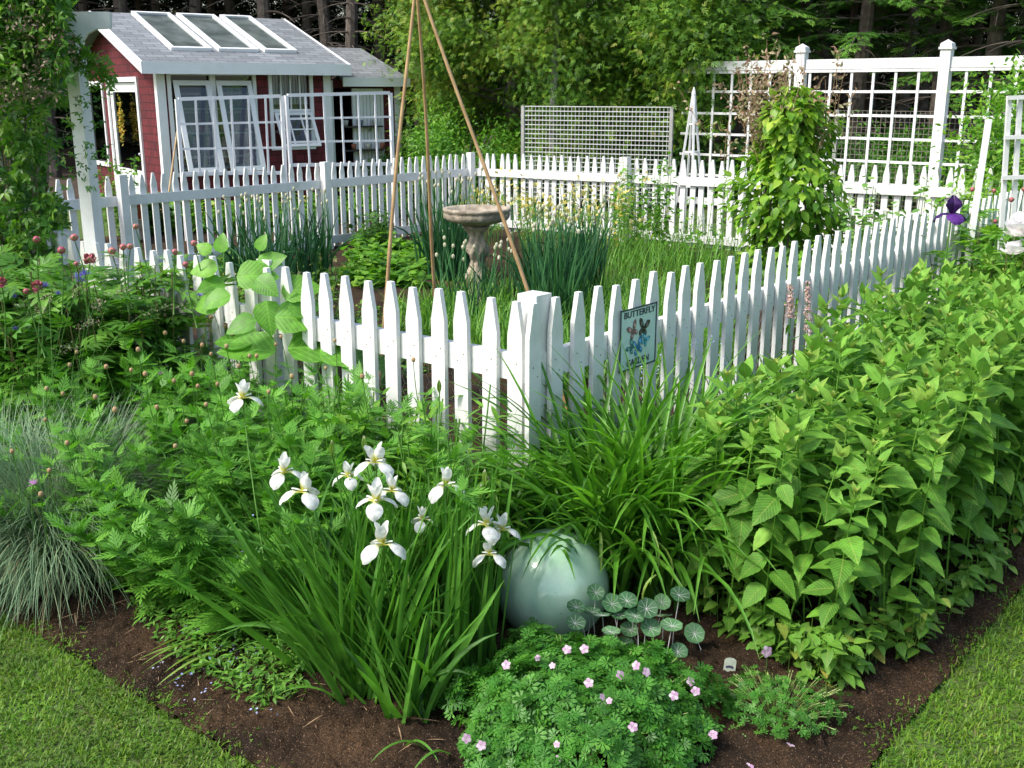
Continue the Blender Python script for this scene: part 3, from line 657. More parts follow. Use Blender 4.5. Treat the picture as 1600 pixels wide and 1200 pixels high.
def stalk(root, c, drop, mat, r=.0016, name='flower_stem', lean=.12):
    a = rng.uniform(0, 6.28); b_ = c + np.array([math.cos(a) * lean * drop, math.sin(a) * lean * drop * .6 + .03, -drop]); mdl = (c + b_) / 2 + np.array([rng.normal(), rng.normal(), 0]) * .012
    mb = MB(); t = np.linspace(0, 1, 6)[:, None]; tube(mb, (1 - t) ** 2 * b_ + 2 * t * (1 - t) * mdl + t * t * c, np.linspace(r * 1.3, r, 6), 5, .5); return part(root, name, mb, mat, True)
for i, (px, py) in enumerate(BUDS):
    c = atz(px, py, .80 + .02 * rng.normal() - (.12 if py > 640 else 0)); mb = MB(); rr = rng.uniform(.0075, .0105) * .95
    th = np.linspace(.05, PI - .05, 8); lathe(mb, np.stack([rr * np.sin(th) ** .8, -rr * 1.15 * np.cos(th)], 1), c, 10, rng.random(), lambda t, z: 1 + .07 * np.sin(t * 5 + z * 900))
    part(kn, 'bud', mb, M['knapbud'], True); stalk(kn, c - Z * rr, .18, M['stem'])
def thistle(root, c, s, mat, n=46):
    mb = MB(); D = rdir(n, .9); D[:, 2] = np.abs(D[:, 2]) * .8 + .05; inst(mb, leafT(2, .14, 0, .2, peak=.7), np.repeat(c[None], n, 0), D, rdir(n), s * rng.uniform(.7, 1.1, n), rng.random(n)); part(root, 'flower', mb, mat); 
for px, py, s, z in ((52, 757, .024, .52), (253, 584, .019, .64), (248, 582, .012, .64)):
    c = atz(px, py, z); thistle(kn, c, s, M['knapflower']); stalk(kn, c, .2, M['stem'])

# ------------------------------------------------------------------ blue oat grass
M['bluegrass'] = leafmat('blue_grass', [(.085, .15, .11), (.14, .225, .17), (.23, .33, .26), (.28, .21, .12)], .2, .5, nscale=4)
bgp = thing('blue_oat_grass', 'large tussock of fine blue grey grass spilling onto the left lawn edge', 'ornamental grass', G(60, 880))
mb = MB(); n = 8500
for px, py, k in ((85, 895, .42), (15, 875, .33), (150, 872, .25)):
    c = G(px, py); m_ = int(n * k); az = rng.uniform(0, 2 * PI, m_); rr = np.sqrt(rng.random(m_)) * .11
    base = c + np.stack([np.cos(az) * rr, np.sin(az) * rr, 0 * rr], 1)
    ribbons(mb, base, az + rng.normal(size=m_) * .35, rng.uniform(.40, .80, m_), rng.uniform(.002, .0038, m_), rr * 6 * rng.uniform(.5, 1.2, m_), rng.uniform(.5, 2.0, m_), 9, rnd=np.clip(rng.random(m_) * .8 + .2 * (rng.random(m_) < .12), 0, 1), power=1.3, basew=1, tipp=4)
for px, py in ((70, 905), (10, 890), (140, 890)):
    m_ = 800; c = G(px, py); base = c + np.stack([rng.normal(size=m_) * .06, rng.normal(size=m_) * .04, .02 + 0 * np.ones(m_)], 1); ribbons(mb, base, math.atan2(-.8, -.35) + rng.normal(size=m_) * .75, rng.uniform(.35, .62, m_), rng.uniform(.002, .0036, m_), rng.uniform(.25, 1.0, m_), rng.uniform(.8, 1.7, m_), 9, rnd=np.clip(rng.random(m_) * .9 + .2 * (rng.random(m_) < .2), 0, 1), power=1.1, basew=1, tipp=4)
part(bgp, 'leaf_blades', mb, M['bluegrass'])
mgs = MB(); M['panicle'] = leafmat('seed_head', [(.34, .27, .17), (.48, .40, .28), (.42, .36, .30)], .2, .6)
mb = MB()
for px, py, dx in ((190, 420, 1), (205, 450, .6), (160, 470, -1), (150, 500, 1), (75, 460, -1), (65, 480, -1), (120, 540, 1), (290, 478, 1), (185, 400, .5), (60, 740, -.6), (130, 450, -1)):
    c = AT(px, py, 4.7); bs = G(70 + rng.uniform(-40, 60), 860); t = np.linspace(0, 1, 12)[:, None]; ctl = np.array([bs[0] * .45 + c[0] * .55 - dx * .06, (bs[1] + c[1]) / 2, c[2] + .12])
    P = (1 - t) ** 2 * bs + 2 * t * (1 - t) * ctl + t * t * c; tube(mgs, P, .0009, 4, .6, False)
    k = 60; f = rng.uniform(.76, 1, k); C = np.stack([np.interp(f * 11, np.arange(12), P[:, i]) for i in range(3)], 1) + rng.normal(size=(k, 3)) * [.012, .012, .010]
    inst(mb, leafT(2, .22, 0, 0), C, rdir(k) + [0, 0, -.9], rdir(k), rng.uniform(.010, .016, k), rng.random(k))
part(bgp, 'seed_heads', mb, M['panicle']); part(bgp, 'flower_stalks', mgs, M['stem'])

# ------------------------------------------------------------------ peony (left)
M['peonyleaf'] = leafmat('peony_leaf', [(.05, .13, .024), (.08, .20, .035), (.13, .27, .05)], .35, .42, nscale=16, spec=.5)
Lp = leafT(5, .30, .25, .2)
PL = joinT([xf(Lp, 0, .55, (0, .45, 0)), xf(Lp, .6, .5, (0, .42, 0)), xf(Lp, -.6, .5, (0, .42, 0)), xf(Lp, 1.15, .42, (0, .3, 0)), xf(Lp, -1.15, .42, (0, .3, 0)), xf(Lp, .95, .36, (.12, .45, 0)), xf(Lp, -.95, .36, (-.12, .45, 0)), xf(leafT(2, .03, 0, 0), 0, .46)])
M['bud_pink'] = leafmat('peony_bud', [(.34, .06, .10), (.46, .13, .15), (.36, .16, .12)], 0, .5, nscale=150)
M['calyx'] = leafmat('calyx', [(.16, .24, .07), (.30, .30, .12)], 0, .5)
def peony(root, poly, n, h0, h1, lean=.3):
    pts = inpoly(poly, n, .03); mb = MB(); ms = MB()
    for p in pts:
        h = rng.uniform(h0, h1); a = rng.uniform(0, 6.28); hd = np.array([math.cos(a), math.sin(a), 0]) * rng.uniform(0, lean); top = p + hd * h + Z * h
        tube(ms, [p, (p + top) / 2 - hd * .05, top], .003, 5, .2, False); k = 13; f = rng.uniform(.25, 1, k); C = p + (top - p) * f[:, None]
        b_ = rng.uniform(0, 6.28, k); el = rng.normal(size=k) * .3 + .15; D = np.stack([np.cos(b_) * np.cos(el), np.sin(b_) * np.cos(el), np.sin(el)], 1)
        inst(mb, PL, C, D, Z + .25 * rdir(k), rng.uniform(.16, .25, k), rng.random(k))
    part(root, 'foliage', mb, M['peonyleaf'], True); part(root, 'stems', ms, leafmat('peony_stem', [(.12, .09, .04), (.10, .16, .05)], 0, .5))
def peony_bud(root, c, r, drop, open_=False):
    r = r * .82
    mb = MB(); ball(mb, c, r, 12, .95, rng.random())
    if open_:
        k = 26; D = rdir(k, .5); inst(mb, leafT(4, .8, .4, -.3, peak=.6), np.repeat(c[None], k, 0), D, -D + rdir(k) * .4, r * 1.6, rng.random(k))
    part(root, 'bud', mb, M['bud_pink'], True); mb = MB()
    for k in range(5):
        a = k * 1.257; dd = np.array([math.cos(a), math.sin(a), .5]); inst(mb, leafT(4, .7, .1, -.45), c - Z * r * .98, dd, np.array([-math.cos(a), -math.sin(a), 1.0]), r * 1.9, rng.random())
    part(root, 'sepals', mb, M['calyx'], True); stalk(root, c - Z * r, drop, M['stem'], .0026, lean=.15)
pe = thing('peony_bush', 'dark-leaved bush with pink round buds in front of the left fence end', 'peony', W(2.7, -.45))
peony(pe, [W(1.95, -.08), W(3.9, -.1), W(4.0, -.8), W(3.0, -.95), W(2.1, -.7)], 200, .80, 1.10)
for px, py, Y, r, o in ((57, 374, 5.3, .020, 0), (96, 391, 5.2, .022, 0), (116, 371, 5.4, .022, 0), (140, 405, 5.2, .024, 1), (175, 392, 5.2, .022, 0), (192, 386, 5.3, .019, 0), (203, 385, 5.3, .018, 0), (212, 354, 5.5, .018, 0), (303, 380, 5.3, .018, 0), (273, 393, 5.2, .016, 0), (290, 413, 5.2, .017, 0), (3, 442, 5.0, .02, 1), (58, 448, 4.9, .022, 1), (41, 455, 4.9, .016, 0), (119, 412, 5.2, .013, 0)):
    peony_bud(pe, AT(px, py, Y - .42), r, .28, o)
# cornflowers and mixed foliage at the far left edge
M['blueflower'] = leafmat('blue_petal', [(.14, .14, .55), (.22, .22, .70), (.35, .25, .65)], .3, .6)
cf = thing('cornflower_plant', 'pale leafy plant with ragged blue flowers at the far left edge', 'cornflower', G(20, 640))
mb = MB(); ms = MB()
for p in inpoly([W(3.3, -1.0), W(4.6, -.9), W(4.4, -1.4), W(2.6, -1.3), W(2.4, -1.1)], 120, .03):
    h = rng.uniform(.45, .8); a = rng.uniform(0, 6.28); top = p + np.array([math.cos(a) * .1, math.sin(a) * .1, h]); tube(ms, [p, top], .002, 4, .6, False)
    k = 34; f = rng.uniform(.15, 1, k); inst(mb, leafT(4, .16, .1, .3), p + (top - p) * f[:, None], rdir(k, .6), rdir(k, 1), rng.uniform(.05, .11, k), rng.random(k))
part(cf, 'foliage', mb, leafmat('cornflower_leaf', [(.06, .15, .04), (.11, .22, .06), (.17, .28, .10)], .3, .5)); part(cf, 'stems', ms, M['stem'])
for px, py, Y, s in ((123, 434, 5.0, .035), (133, 430, 5.0, .035), (69, 448, 5.0, .03), (91, 460, 4.9, .024), (24, 515, 4.7, .022), (22, 465, 4.9, .02), (127, 440, 5, .03), (312, 462, 5, .02)):
    c = AT(px, py, Y); thistle(cf, c, s, M['blueflower'], 60); stalk(cf, c, .25, M['stem'])

# ------------------------------------------------------------------ big-leaved sunflower-like plant by the fence
M['sunleaf'] = leafmat('broad_leaf', [(.07, .19, .028), (.11, .27, .038), (.16, .34, .05)], .40, .42, vein=.3)
bl = thing('broad_leaved_plant', 'broad heart-leaved bright green plant leaning over the left pickets', 'leafy plant', G(400, 700))
mb = MB(); HL = leafT(10, .78, .2, .25, serr=.03, peak=.34, sh=.8); ms = MB()
for (px, py, Y), az, el, s in (((415, 470, 5.0), -1.2, -.9, .17), ((440, 455, 5.0), .4, .25, .19), ((400, 410, 5.2), .1, .2, .13), ((370, 432, 5.1), .2, .2, .20), ((340, 420, 5.1), 2.8, .1, .14), ((345, 395, 5.2), 1.5, .9, .10), ((405, 392, 5.2), 1.1, 1.0, .09), ((412, 415, 5.2), -.2, .6, .13), ((330, 395, 5.2), 2.4, .5, .09), ((360, 460, 5.0), 3.3, -.2, .15), ((345, 470, 5.0), 2.6, -.1, .15), ((430, 495, 4.95), .15, .1, .22), ((450, 480, 4.95), .7, .15, .16), ((400, 500, 4.9), 3.3, -.15, .15), ((350, 440, 5.1), 3.9, .0, .14), ((400, 435, 5.0), -.7, -.25, .15)):
    s *= .95; Y -= .2; d = np.array([math.cos(az) * math.cos(el), math.sin(az) * math.cos(el) * .6 - .25, math.sin(el) - .1]); c = AT(px, py, Y); inst(mb, HL, c, d, np.array([0, -1.0, .8]) + .25 * rdir(1)[0], s, rng.random())
for x0 in (352, 408): tube(ms, [G(x0 + 10, 690), AT(x0, 500, 5.15), AT(x0 - 2, 392, 5.2)], [.006, .005, .004], 6, .3, False)
for (px, py, Y), az, el, s in (((450, 545, 4.7), .1, .1, .36), ((430, 550, 4.7), 3.0, .15, .28), ((500, 548, 4.65), -.3, .0, .30), ((470, 530, 4.8), .9, .25, .24), ((400, 535, 4.75), 2.6, .1, .24), ((530, 565, 4.6), .0, .05, .24)):
    d = np.array([math.cos(az), math.sin(az) * .6, el]); inst(mb, HL, AT(px, py, Y), d, np.array([0, -.6, 1.0]), np.array([[s * .9, s, s]]), rng.random() * .4)
part(bl, 'leaves', mb, M['sunleaf'], True); part(bl, 'stems', ms, M['stem'], True)

# ------------------------------------------------------------------ geranium cushion
M['gerleaf'] = leafmat('geranium_leaf', [(.035, .13, .022), (.06, .19, .030), (.10, .25, .045)], .3, .45, nscale=20)
M['gerpetal'] = leafmat('geranium_petal', [(.60, .34, .54), (.74, .48, .66), (.80, .64, .75)], .35, .5, nscale=90)
lb = leafT(3, .34, .1, .1, peak=.72)
GL = joinT([xf(lb, a, 1 - .12 * abs(a), (0, 0, 0), .12) for a in (-2.1, -1.25, -.6, 0, .6, 1.25, 2.1)] + [xf(leafT(2, .3, 0, 0, peak=.5), a + s * .42, .36, (math.sin(a) * .55, math.cos(a) * .55, .06)) for a in (-1.25, -.6, 0, .6, 1.25) for s in (-1, 1)])
def cushion(root, c, rx, ry, h, n, s0, s1, stems=0, mat=None):
    mb = MB(); a = rng.uniform(0, 2 * PI, n); rr = np.sqrt(rng.random(n)) ; lay = 1 - .35 * rng.random(n) ** 2
    wob_ = 1 + .10 * np.sin(a * 3 + 1) + .07 * np.sin(a * 7) + .04 * np.sin(a * 13)
    hh = h * np.sqrt(np.maximum(0, 1 - rr ** 2.4)) * lay * (1 + .22 * np.sin(a * 4 + rr * 9) * rr + .16 * np.sin(a * 9 - rr * 14) * rr + .10 * rng.random(n)) + .015; rx = rx * wob_; ry = ry * wob_
    P = c + np.stack([np.cos(a) * rr * rx, np.sin(a) * rr * ry, hh], 1); up = np.stack([np.cos(a) * rr, np.sin(a) * rr, 1.2 - rr * .6], 1) + rdir(n) * .45
    inst(mb, GL, P, rdir(n) * [1, 1, .25], up, rng.uniform(s0, s1, n), np.clip(rng.normal(size=n) * .25 + .45, 0, 1)); part(root, 'foliage', mb, mat or M['gerleaf'])
    if stems:
        ms = MB()
        for k in range(stems):
            i = int(rng.integers(n)); q = c + (P[i] - c) * [.3, .3, 0]; t = np.linspace(0, 1, 5)[:, None]; md = (q + P[i]) / 2 + Z * .03
            tube(ms, (1 - t) ** 2 * q + 2 * t * (1 - t) * md + t * t * (P[i] + Z * .008), .0012, 4, .6, False)
        part(root, 'stems', ms, leafmat('pale_stem', [(.20, .28, .08), (.30, .34, .12)], 0, .5))
def ger_flower(root, c, s, ax):
    mb = MB(); ax = nrm(ax); r1 = nrm(np.cross(ax, [0.3, .1, 1])); r2 = np.cross(ax, r1)
    for k in range(5):
        a = k * 1.2566 + .3; d = r1 * math.cos(a) + r2 * math.sin(a) + ax * .25; inst(mb, leafT(5, .85, .15, .25, peak=.66), c, d, ax, s, rng.random())
    part(root, 'flower', mb, M['gerpetal'], True)
ge = thing('geranium_cushion', 'low mounded plant with divided leaves and scattered pale pink flowers', 'geranium', G(905, 1150))
gc = np.array(ge.location); cushion(ge, gc, .40, .38, .21, 3300, .020, .036, 120)
GF = [(791, 1039), (840, 1028), (886, 1015), (913, 1014), (863, 1040), (920, 1067), (994, 1040), (969, 1055), (941, 1089), (952, 1095), (1079, 1065), (1087, 1080), (1053, 1087), (989, 1136), (1114, 1148), (729, 1154), (870, 1163), (871, 1186), (752, 1165), (1010, 1050)]
def dome_hit(px, py, c, rx, ry, h):
    r = ray(px, py); t0 = 0
    for t in np.linspace(2.3, 4.5, 500):
        p = np.array([0, 0, CAMZ]) + r * t; q = ((p[0] - c[0]) / rx) ** 2 + ((p[1] - c[1]) / ry) ** 2
        if q < 1 and p[2] < c[2] + h * math.sqrt(1 - q ** 1.2) + .03 or p[2] < .03: return p
    return p
for i, (px, py) in enumerate(GF):
    ger_flower(ge, dome_hit(px, py, gc, .415, .39, .23), .0145 if i not in (1, 4, 8, 9, 16, 17) else .010, np.array([rng.normal() * .5, -.9, .8]))
ge2 = thing('geranium_plant', 'sparse straggly small plant with yellowish stems right of the pink-flowered mound', 'geranium', G(1215, 1125))
gc2 = np.array(ge2.location); cushion(ge2, gc2, .20, .17, .10, 420, .012, .022, 190)
ger_flower(ge2, AT(1198, 1018, 3.12), .020, np.array([.3, -1, .3])); stalk(ge2, AT(1198, 1020, 3.12), .12, M['stem']); ger_flower(ge2, AT(1233, 1170, 2.72), .019, np.array([0, -.7, 1.0])); ger_flower(ge2, AT(1170, 1200, 2.62), .016, np.array([0, -.5, 1.0]))
# ------------------------------------------------------------------ nasturtium
M['nast'] = leafmat('nasturtium_leaf', [(.04, .10, .06), (.06, .15, .09), (.10, .20, .12)], .2, .45, nscale=18)
na = thing('nasturtium', 'round blue green lily-pad leaves on thin stalks right of the ceramic sphere', 'nasturtium', G(985, 1040))
mb = MB(); ms = MB()
k = 20; th = np.linspace(0, 2 * PI, k, endpoint=False); ringP = lambda r, z: np.stack([r * np.cos(th) * (1 + .04 * np.cos(th * 8)), r * np.sin(th) * (1 + .04 * np.cos(th * 8)), np.full(k, z) + .03 * np.cos(th * 4)], 1)
NP = np.concatenate([ringP(.06, -.24), ringP(.5, -.12), ringP(1, .0)]); NF = np.concatenate([[[i, (i + 1) % k, (i + 1) % k + k, i + k] for i in range(k)], [[i + k, (i + 1) % k + k, (i + 1) % k + 2 * k, i + 2 * k] for i in range(k)]])
veins = []
M['pvein'] = leafmat('pale_vein', [(.10, .155, .10)], 0, .5); M['pstalk'] = leafmat('nasturtium_stalk', [(.085, .10, .04)], 0, .5)
NT = (NP, NF, np.concatenate([np.full((k, 2), q) for q in (.0, .5, 1)])); mv = MB()
for px, py in ((900, 947), (924, 954), (931, 925), (900, 972), (967, 958), (957, 942), (981, 937), (992, 961), (1017, 980), (1037, 961), (1049, 976), (1085, 989), (1061, 1017), (983, 983), (940, 960), (1063, 928), (1035, 940), (1012, 950), (955, 985), (975, 1003)):
    Y = rng.uniform(3.14, 3.32); c = AT(px, py, Y); s = rng.uniform(.028, .037); up = nrm(np.array([rng.normal() * .45, -.6 + rng.normal() * .4, .9]))
    mb = MB(); mv = MB(); ms = MB(); inst(mb, NT, c, nrm(np.array([1, .2, 0])), up, s, rng.random())
    y = nrm(np.array([[1, .2, 0]]))[0]; x = nrm(np.cross(y, up)); 
    for q in range(9):
        a = q * .698; d = (y * math.cos(a) + x * math.sin(a)); tube(mv, [c + up * (.0004 - .22 * s), c + d * s * .5 + up * (.0006 - .115 * s), c + d * s * .9 + up * .0006], [.0006, .0005, .0003], 4, .5, False)
    gp = gnd(c + np.array([rng.normal() * .02, rng.uniform(-.02, .05), 0])); tube(ms, [gp, (gp + c) / 2 + rng.normal(size=3) * .012, c - up * s * .1], .0014, 5, .5, False)
    lf_ = part(na, 'leaf', mb, M['nast'], True); part(lf_, 'veins', mv, M['pvein']); part(na, 'stalk', ms, M['pstalk'])
# ------------------------------------------------------------------ plant label
c = G(1138, 1066) + Z * .03; pl = thing('plant_label', 'small rounded plastic plant tag stuck upright in the bare soil', 'plant tag', c)
mb = MB(); th = np.linspace(0, PI, 9); pr = [(.019, -.03)] + [(.019 * math.cos(a), .045 + .012 * math.sin(a)) for a in th] + [(-.019, -.03)]; R_ = nrm(np.array([1, -.25, 0])); Up = nrm(np.array([.08, .05, 1])); Nn = np.cross(R_, Up)
v = [c + R_ * x + Up * z + Nn * s * .0008 for s in (-1, 1) for x, z in pr]; n = len(pr); mb.add(v, [np.array([list(range(n))[::-1]]), np.array([list(range(n, 2 * n))]), np.array([[i, (i + 1) % n, (i + 1) % n + n, i + n] for i in range(n)])])
part(pl, 'tag', mb, plain('tag_plastic', (.50, .55, .45), (.36, .42, .33), 60, .3))
mb = MB(); v = []
for a in np.linspace(.3, PI - .3, 8): v += [c + R_ * .014 * math.cos(a) + Up * (.022 + .009 * math.sin(a)) + Nn * .0014, c + R_ * .010 * math.cos(a) + Up * (.018 + .004 * math.sin(a)) + Nn * .0014]
mb.add(v, np.array([[2 * i, 2 * i + 1, 2 * i + 3, 2 * i + 2] for i in range(7)])); part(pl, 'printed_mark', mb, plain('tag_print', (.05, .05, .10)))
# ------------------------------------------------------------------ forget-me-nots, fallen strap leaves
M['fmn'] = leafmat('small_blue_petal', [(.30, .38, .75), (.45, .52, .85), (.60, .62, .90)], .2, .6)
M['smallleaf'] = leafmat('small_leaf', [(.05, .14, .025), (.085, .20, .035), (.13, .26, .05)], .3, .5)
def tiny_blue(label, pxs, Yz, poly, nleaf, spread=.012, ls=.03):
    c = gnd(np.mean([Yz(*q) for q in pxs], 0)); t = thing('forget_me_not', label, 'small flowers', c); mb = MB(); pet = leafT(2, .8, 0, 0, peak=.6); F5 = joinT([xf(pet, k * 1.2566) for k in range(5)])
    for q in pxs:
        mb = MB(); p = Yz(*q); k = int(rng.integers(2, 5)); inst(mb, F5, p + rng.normal(size=(k, 3)) * [spread, spread, spread * .6], rdir(k) * [1, 1, .5] + [.01, 0, 0], np.array([0, -.5, 1]) + .5 * rdir(k), rng.uniform(.0035, .0055, k), rng.random(k)); part(t, 'flower', mb, M['fmn'])
    mb = MB(); P = inpoly(poly, nleaf); k = len(P); P[:, 2] += rng.uniform(.01, .09, k) if ls < .04 else rng.uniform(.02, .4, k)
    inst(mb, leafT(3, .32, .1, .25), P, rdir(k, .1) * [1, 1, .5], Z + .4 * rdir(k), rng.uniform(ls * .6, ls * 1.4, k), rng.random(k)); part(t, 'leaves', mb, M['smallleaf'])
low = lambda px, py: G(px, py) + Z * .05
FM = [(251, 1062), (278, 1078), (285, 1085), (292, 1093), (300, 1072), (314, 1050), (310, 1062), (330, 1053), (333, 1050), (360, 1025), (370, 1037), (372, 1065), (385, 1087), (360, 1030), (368, 1040), (345, 1010), (325, 1100), (296, 1115), (360, 1055), (390, 1035), (295, 1010), (314, 1003), (400, 1133), (433, 1135), (378, 1063), (340, 1035), (371, 1009), (385, 1075), (404, 1037)]
tiny_blue('low spray of tiny blue flowers on the soil left of the iris clump', FM, low, [G(270, 1040), G(400, 1120), G(480, 1110), G(460, 960), G(200, 960)], 2600)
tiny_blue('tiny pale blue flowers among dark leaves below the sign', [(1048 + int(rng.integers(-50, 90)), 560 + int(rng.integers(-32, 38))) for _ in range(46)], lambda px, py: AT(px, py, 4.75), [W(-.15, .55), W(-.15, 1.9), W(-.4, 1.9), W(-.4, .5)], 700, .012, .06)
tiny_blue('tiny blue flowers scattered behind the white iris blooms', [(392, 805), (437, 820), (455, 880), (513, 795), (502, 827), (368, 845), (378, 862), (449, 815), (628, 790), (655, 792), (618, 822), (560, 800), (371, 870), (400, 950), (480, 835), (345, 870), (605, 860)], lambda px, py: AT(px, py, 3.55), [G(380, 950), G(700, 950), G(700, 850), G(380, 850)], 500, .008, .05)
sl_ = thing('fallen_leaves', 'flopped pale strap leaves lying on the soil at the left bed edge', 'leaves', G(290, 1050)); mb = MB()
for px, py, tx, ty in ((345, 1005, 228, 1058), (350, 1010, 235, 1066), (340, 1025, 262, 1068), (345, 1015, 222, 1050), (350, 1030, 250, 1092), (355, 1045, 262, 1090), (330, 1000, 240, 1035)):
    a_, b_ = G(px, py), G(tx, ty); d = b_ - a_; ribbons(mb, a_[None] + Z * .03, math.atan2(d[1], d[0]), np.linalg.norm(d) * 1.05, rng.uniform(.016, .022), 1.2, .55, 9, cols=3, fold=.35, rnd=rng.random(), twist=rng.normal() * .3, power=.8)
part(sl_, 'leaf_blades', mb, leafmat('flopped_leaf', [(.16, .26, .09), (.24, .33, .13)], .3, .4), True)
# pink spikes in front of the right fence run
for px, y0, y1, lb_ in ((1235, 445, 498, 'shorter pink flower spike in front of the receding right pickets'), (1262, 440, 525, 'taller pink flower spike in front of the receding right pickets')):
    hx = HIT(px, 480, A - U * .16, -U); Y = hx[1]; root = thing('flower_spike', lb_, 'flower spike', gnd(hx)); mb = MB(); top = AT(px, y0, Y); bot = AT(px, y1, Y); k = 240; f = rng.random(k); C = bot + (top - bot) * f[:, None]; a = rng.uniform(0, 6.28, k); rr = .03 * (1 - .6 * f)
    D = np.stack([np.cos(a), np.sin(a), .2 * np.ones(k)], 1); inst(mb, leafT(2, .9, .2, .3, peak=.6), C + D * rr[:, None] * rng.uniform(.4, 1, (k, 1)), rdir(k), D, rng.uniform(.010, .016, k), rng.random(k)); part(root, 'blossoms', mb, leafmat('pink_petal', [(.62, .36, .36), (.80, .58, .56), (.60, .45, .30)], .3, .6))
    mb = MB(); tube(mb, [gnd(hx), bot, top], .003, 5, .3, False); k = 30; P = gnd(hx) + (bot - gnd(hx)) * rng.random((k, 1)); inst(mb, leafT(4, .25, .2, .3), P, rdir(k, .2), Z, rng.uniform(.05, .09, k), rng.random(k)); part(root, 'leafy_stem', mb, M['smallleaf'])
# ------------------------------------------------------------------ inside the fence: bamboo tripod
M['bamboo'] = plain('bamboo', (.36, .22, .10), (.50, .33, .16), 9, .5, .2, 80, .002)
apex = AT(648, -48, 6.25)
tp = thing('bamboo_tripod', 'tall tripod of three bamboo canes tied together over the vegetable bed', 'plant support', gnd(apex))
for px, py, tw in ((583, 655, .0), (689, 590, .02), (899, 655, .04)):
    f_ = G(px, py); d = nrm(apex - f_); t = np.linspace(0, 1, 40)[:, None]; top = apex + d * .35 + np.array([tw * .5, 0, 0]); P = f_ - Z * .05 + (top - f_) * t; r = .0125 - .004 * t[:, 0]; r = r * (1 + .10 * (np.arange(40) % 7 == 0)); P = P + np.array([.006, .004, 0]) * np.sin(t * 9 + tw * 100)
    mb = MB(); tube(mb, P, r, 10, .5); part(tp, 'cane', mb, M['bamboo'], True)
mb = MB(); lathe(mb, [(.022, -.03), (.026, 0), (.022, .03)], apex, 12); part(tp, 'twine', mb, plain('twine', (.25, .17, .09), rough=.9))
# ------------------------------------------------------------------ bird bath
m, nt, b = newmat('weathered_stone')
c = mixc(nt, ramp(nt, noise(nt, 9, 6, rough=.7), [(.35, (0, 0, 0)), (.62, (1, 1, 1))]), (.22, .18, .13), (.55, .47, .36))
nt.links.new(c, b.inputs['Base Color']); b.inputs['Roughness'].default_value = .9; bump(nt, b, noise(nt, 38, 5, rough=.7), 1.0, .03); M['stone'] = m
bc = gnd(AT(746, 440, 9.6)); rz = AT(746, 325, 9.6)[2] - bc[2]
bb = thing('bird_bath', 'carved stone bird bath with a wide shallow bowl on a twisted pedestal', 'bird bath', bc)
mb = MB(); R = .30
wobb = lambda t, z: 1 + .018 * np.sin(t * 16 + z * 60) + .012 * np.sin(t * 37)
lathe(mb, [(.05, rz - .17), (.10, rz - .15), (.20, rz - .125), (R - .035, rz - .105), (R - .012, rz - .085), (R - .006, rz - .05), (R - .015, rz - .035), (R, rz - .025), (R + .003, rz - .006), (R - .012, rz + .003), (R - .035, rz - .004), (R - .06, rz - .03), (.15, rz - .055), (.02, rz - .065)], bc, 56, wob=wobb); part(bb, 'bowl', mb, M['stone'], True)
mb = MB(); zz = np.linspace(0, rz - .16, 40); rr = .075 + .075 * np.exp(-zz / .07) + .035 * np.exp(-((zz - rz + .16) / .05) ** 2) + .018 * np.sin(zz * 26); lathe(mb, np.stack([rr, zz], 1), bc, 48, wob=lambda t, z: 1 + .16 * np.sin(t * 3 + z * 16) + .09 * np.sin(t * 7 - z * 31) + .05 * np.sin(t * 13 + z * 50)); part(bb, 'pedestal', mb, M['stone'], True)

# ------------------------------------------------------------------ garden crops
M['onion'] = leafmat('onion_leaf', [(.020, .075, .045), (.035, .12, .065), (.07, .18, .085)], .1, .4, nscale=6)
M['greens'] = leafmat('grass_greens', [(.06, .16, .03), (.10, .24, .04), (.17, .32, .06)], .35, .45, nscale=6)
M['veg'] = leafmat('vegetable_leaf', [(.06, .16, .025), (.11, .25, .035), (.19, .34, .05)], .38, .45, nscale=14)
M['vegdark'] = leafmat('dark_vegetable_leaf', [(.025, .07, .018), (.05, .12, .025), (.08, .17, .03)], .3, .5, nscale=14)
M['yellowfl'] = leafmat('yellow_petal', [(.60, .50, .08), (.72, .64, .18), (.75, .70, .35)], .3, .6)
M['paleflower'] = leafmat('pale_petal', [(.55, .55, .35), (.70, .68, .50)], .3, .6)
def onion(label, spots, n, h, wd=.020, kmax=.7, flowers=6):
    c = gnd(np.mean(spots, 0)); t = thing('onion_plant', label, 'onion', c); mb = MB()
    for p in spots:
        p = gnd(p); base = p + np.stack([rng.normal(size=n) * .06, rng.normal(size=n) * .06, 0 * np.ones(n)], 1)
        for tw in (0, 1.57):
            st_ = rng.bit_generator.state if tw == 0 else st_; rng.bit_generator.state = st_
            ribbons(mb, base, rng.uniform(0, 6.28, n), h * rng.uniform(.6, 1.1, n), rng.uniform(.8, 1.3, n) * wd, np.abs(rng.normal(size=n)) * .22, rng.uniform(0, kmax, n) + (rng.random(n) < .12) * 1.2, 7, rnd=rng.random(n), twist=tw, basew=1, tipp=3, power=2)
    part(t, 'leaves', mb, M['onion'], True); mb = MB(); mf = MB()
    for k in range(flowers * len(spots)):
        mf = MB(); p = gnd(spots[k % len(spots)] + rng.normal(size=3) * [.09, .09, 0]); q = p + np.array([rng.normal() * .1, rng.normal() * .08, h * rng.uniform(.95, 1.2)]); tube(mb, [p, (p + q) / 2 + rng.normal(size=3) * .02, q], .004, 5, .9, False); th = np.linspace(.1, PI - .1, 6); lathe(mf, np.stack([.014 * np.sin(th), -.02 * np.cos(th)], 1), q, 8, rng.random()); part(t, 'flower_head', mf, M['paleflower'])
    part(t, 'flower_stalks', mb, M['onion']); part(t, 'flower_heads', mf, M['paleflower'], True); return t
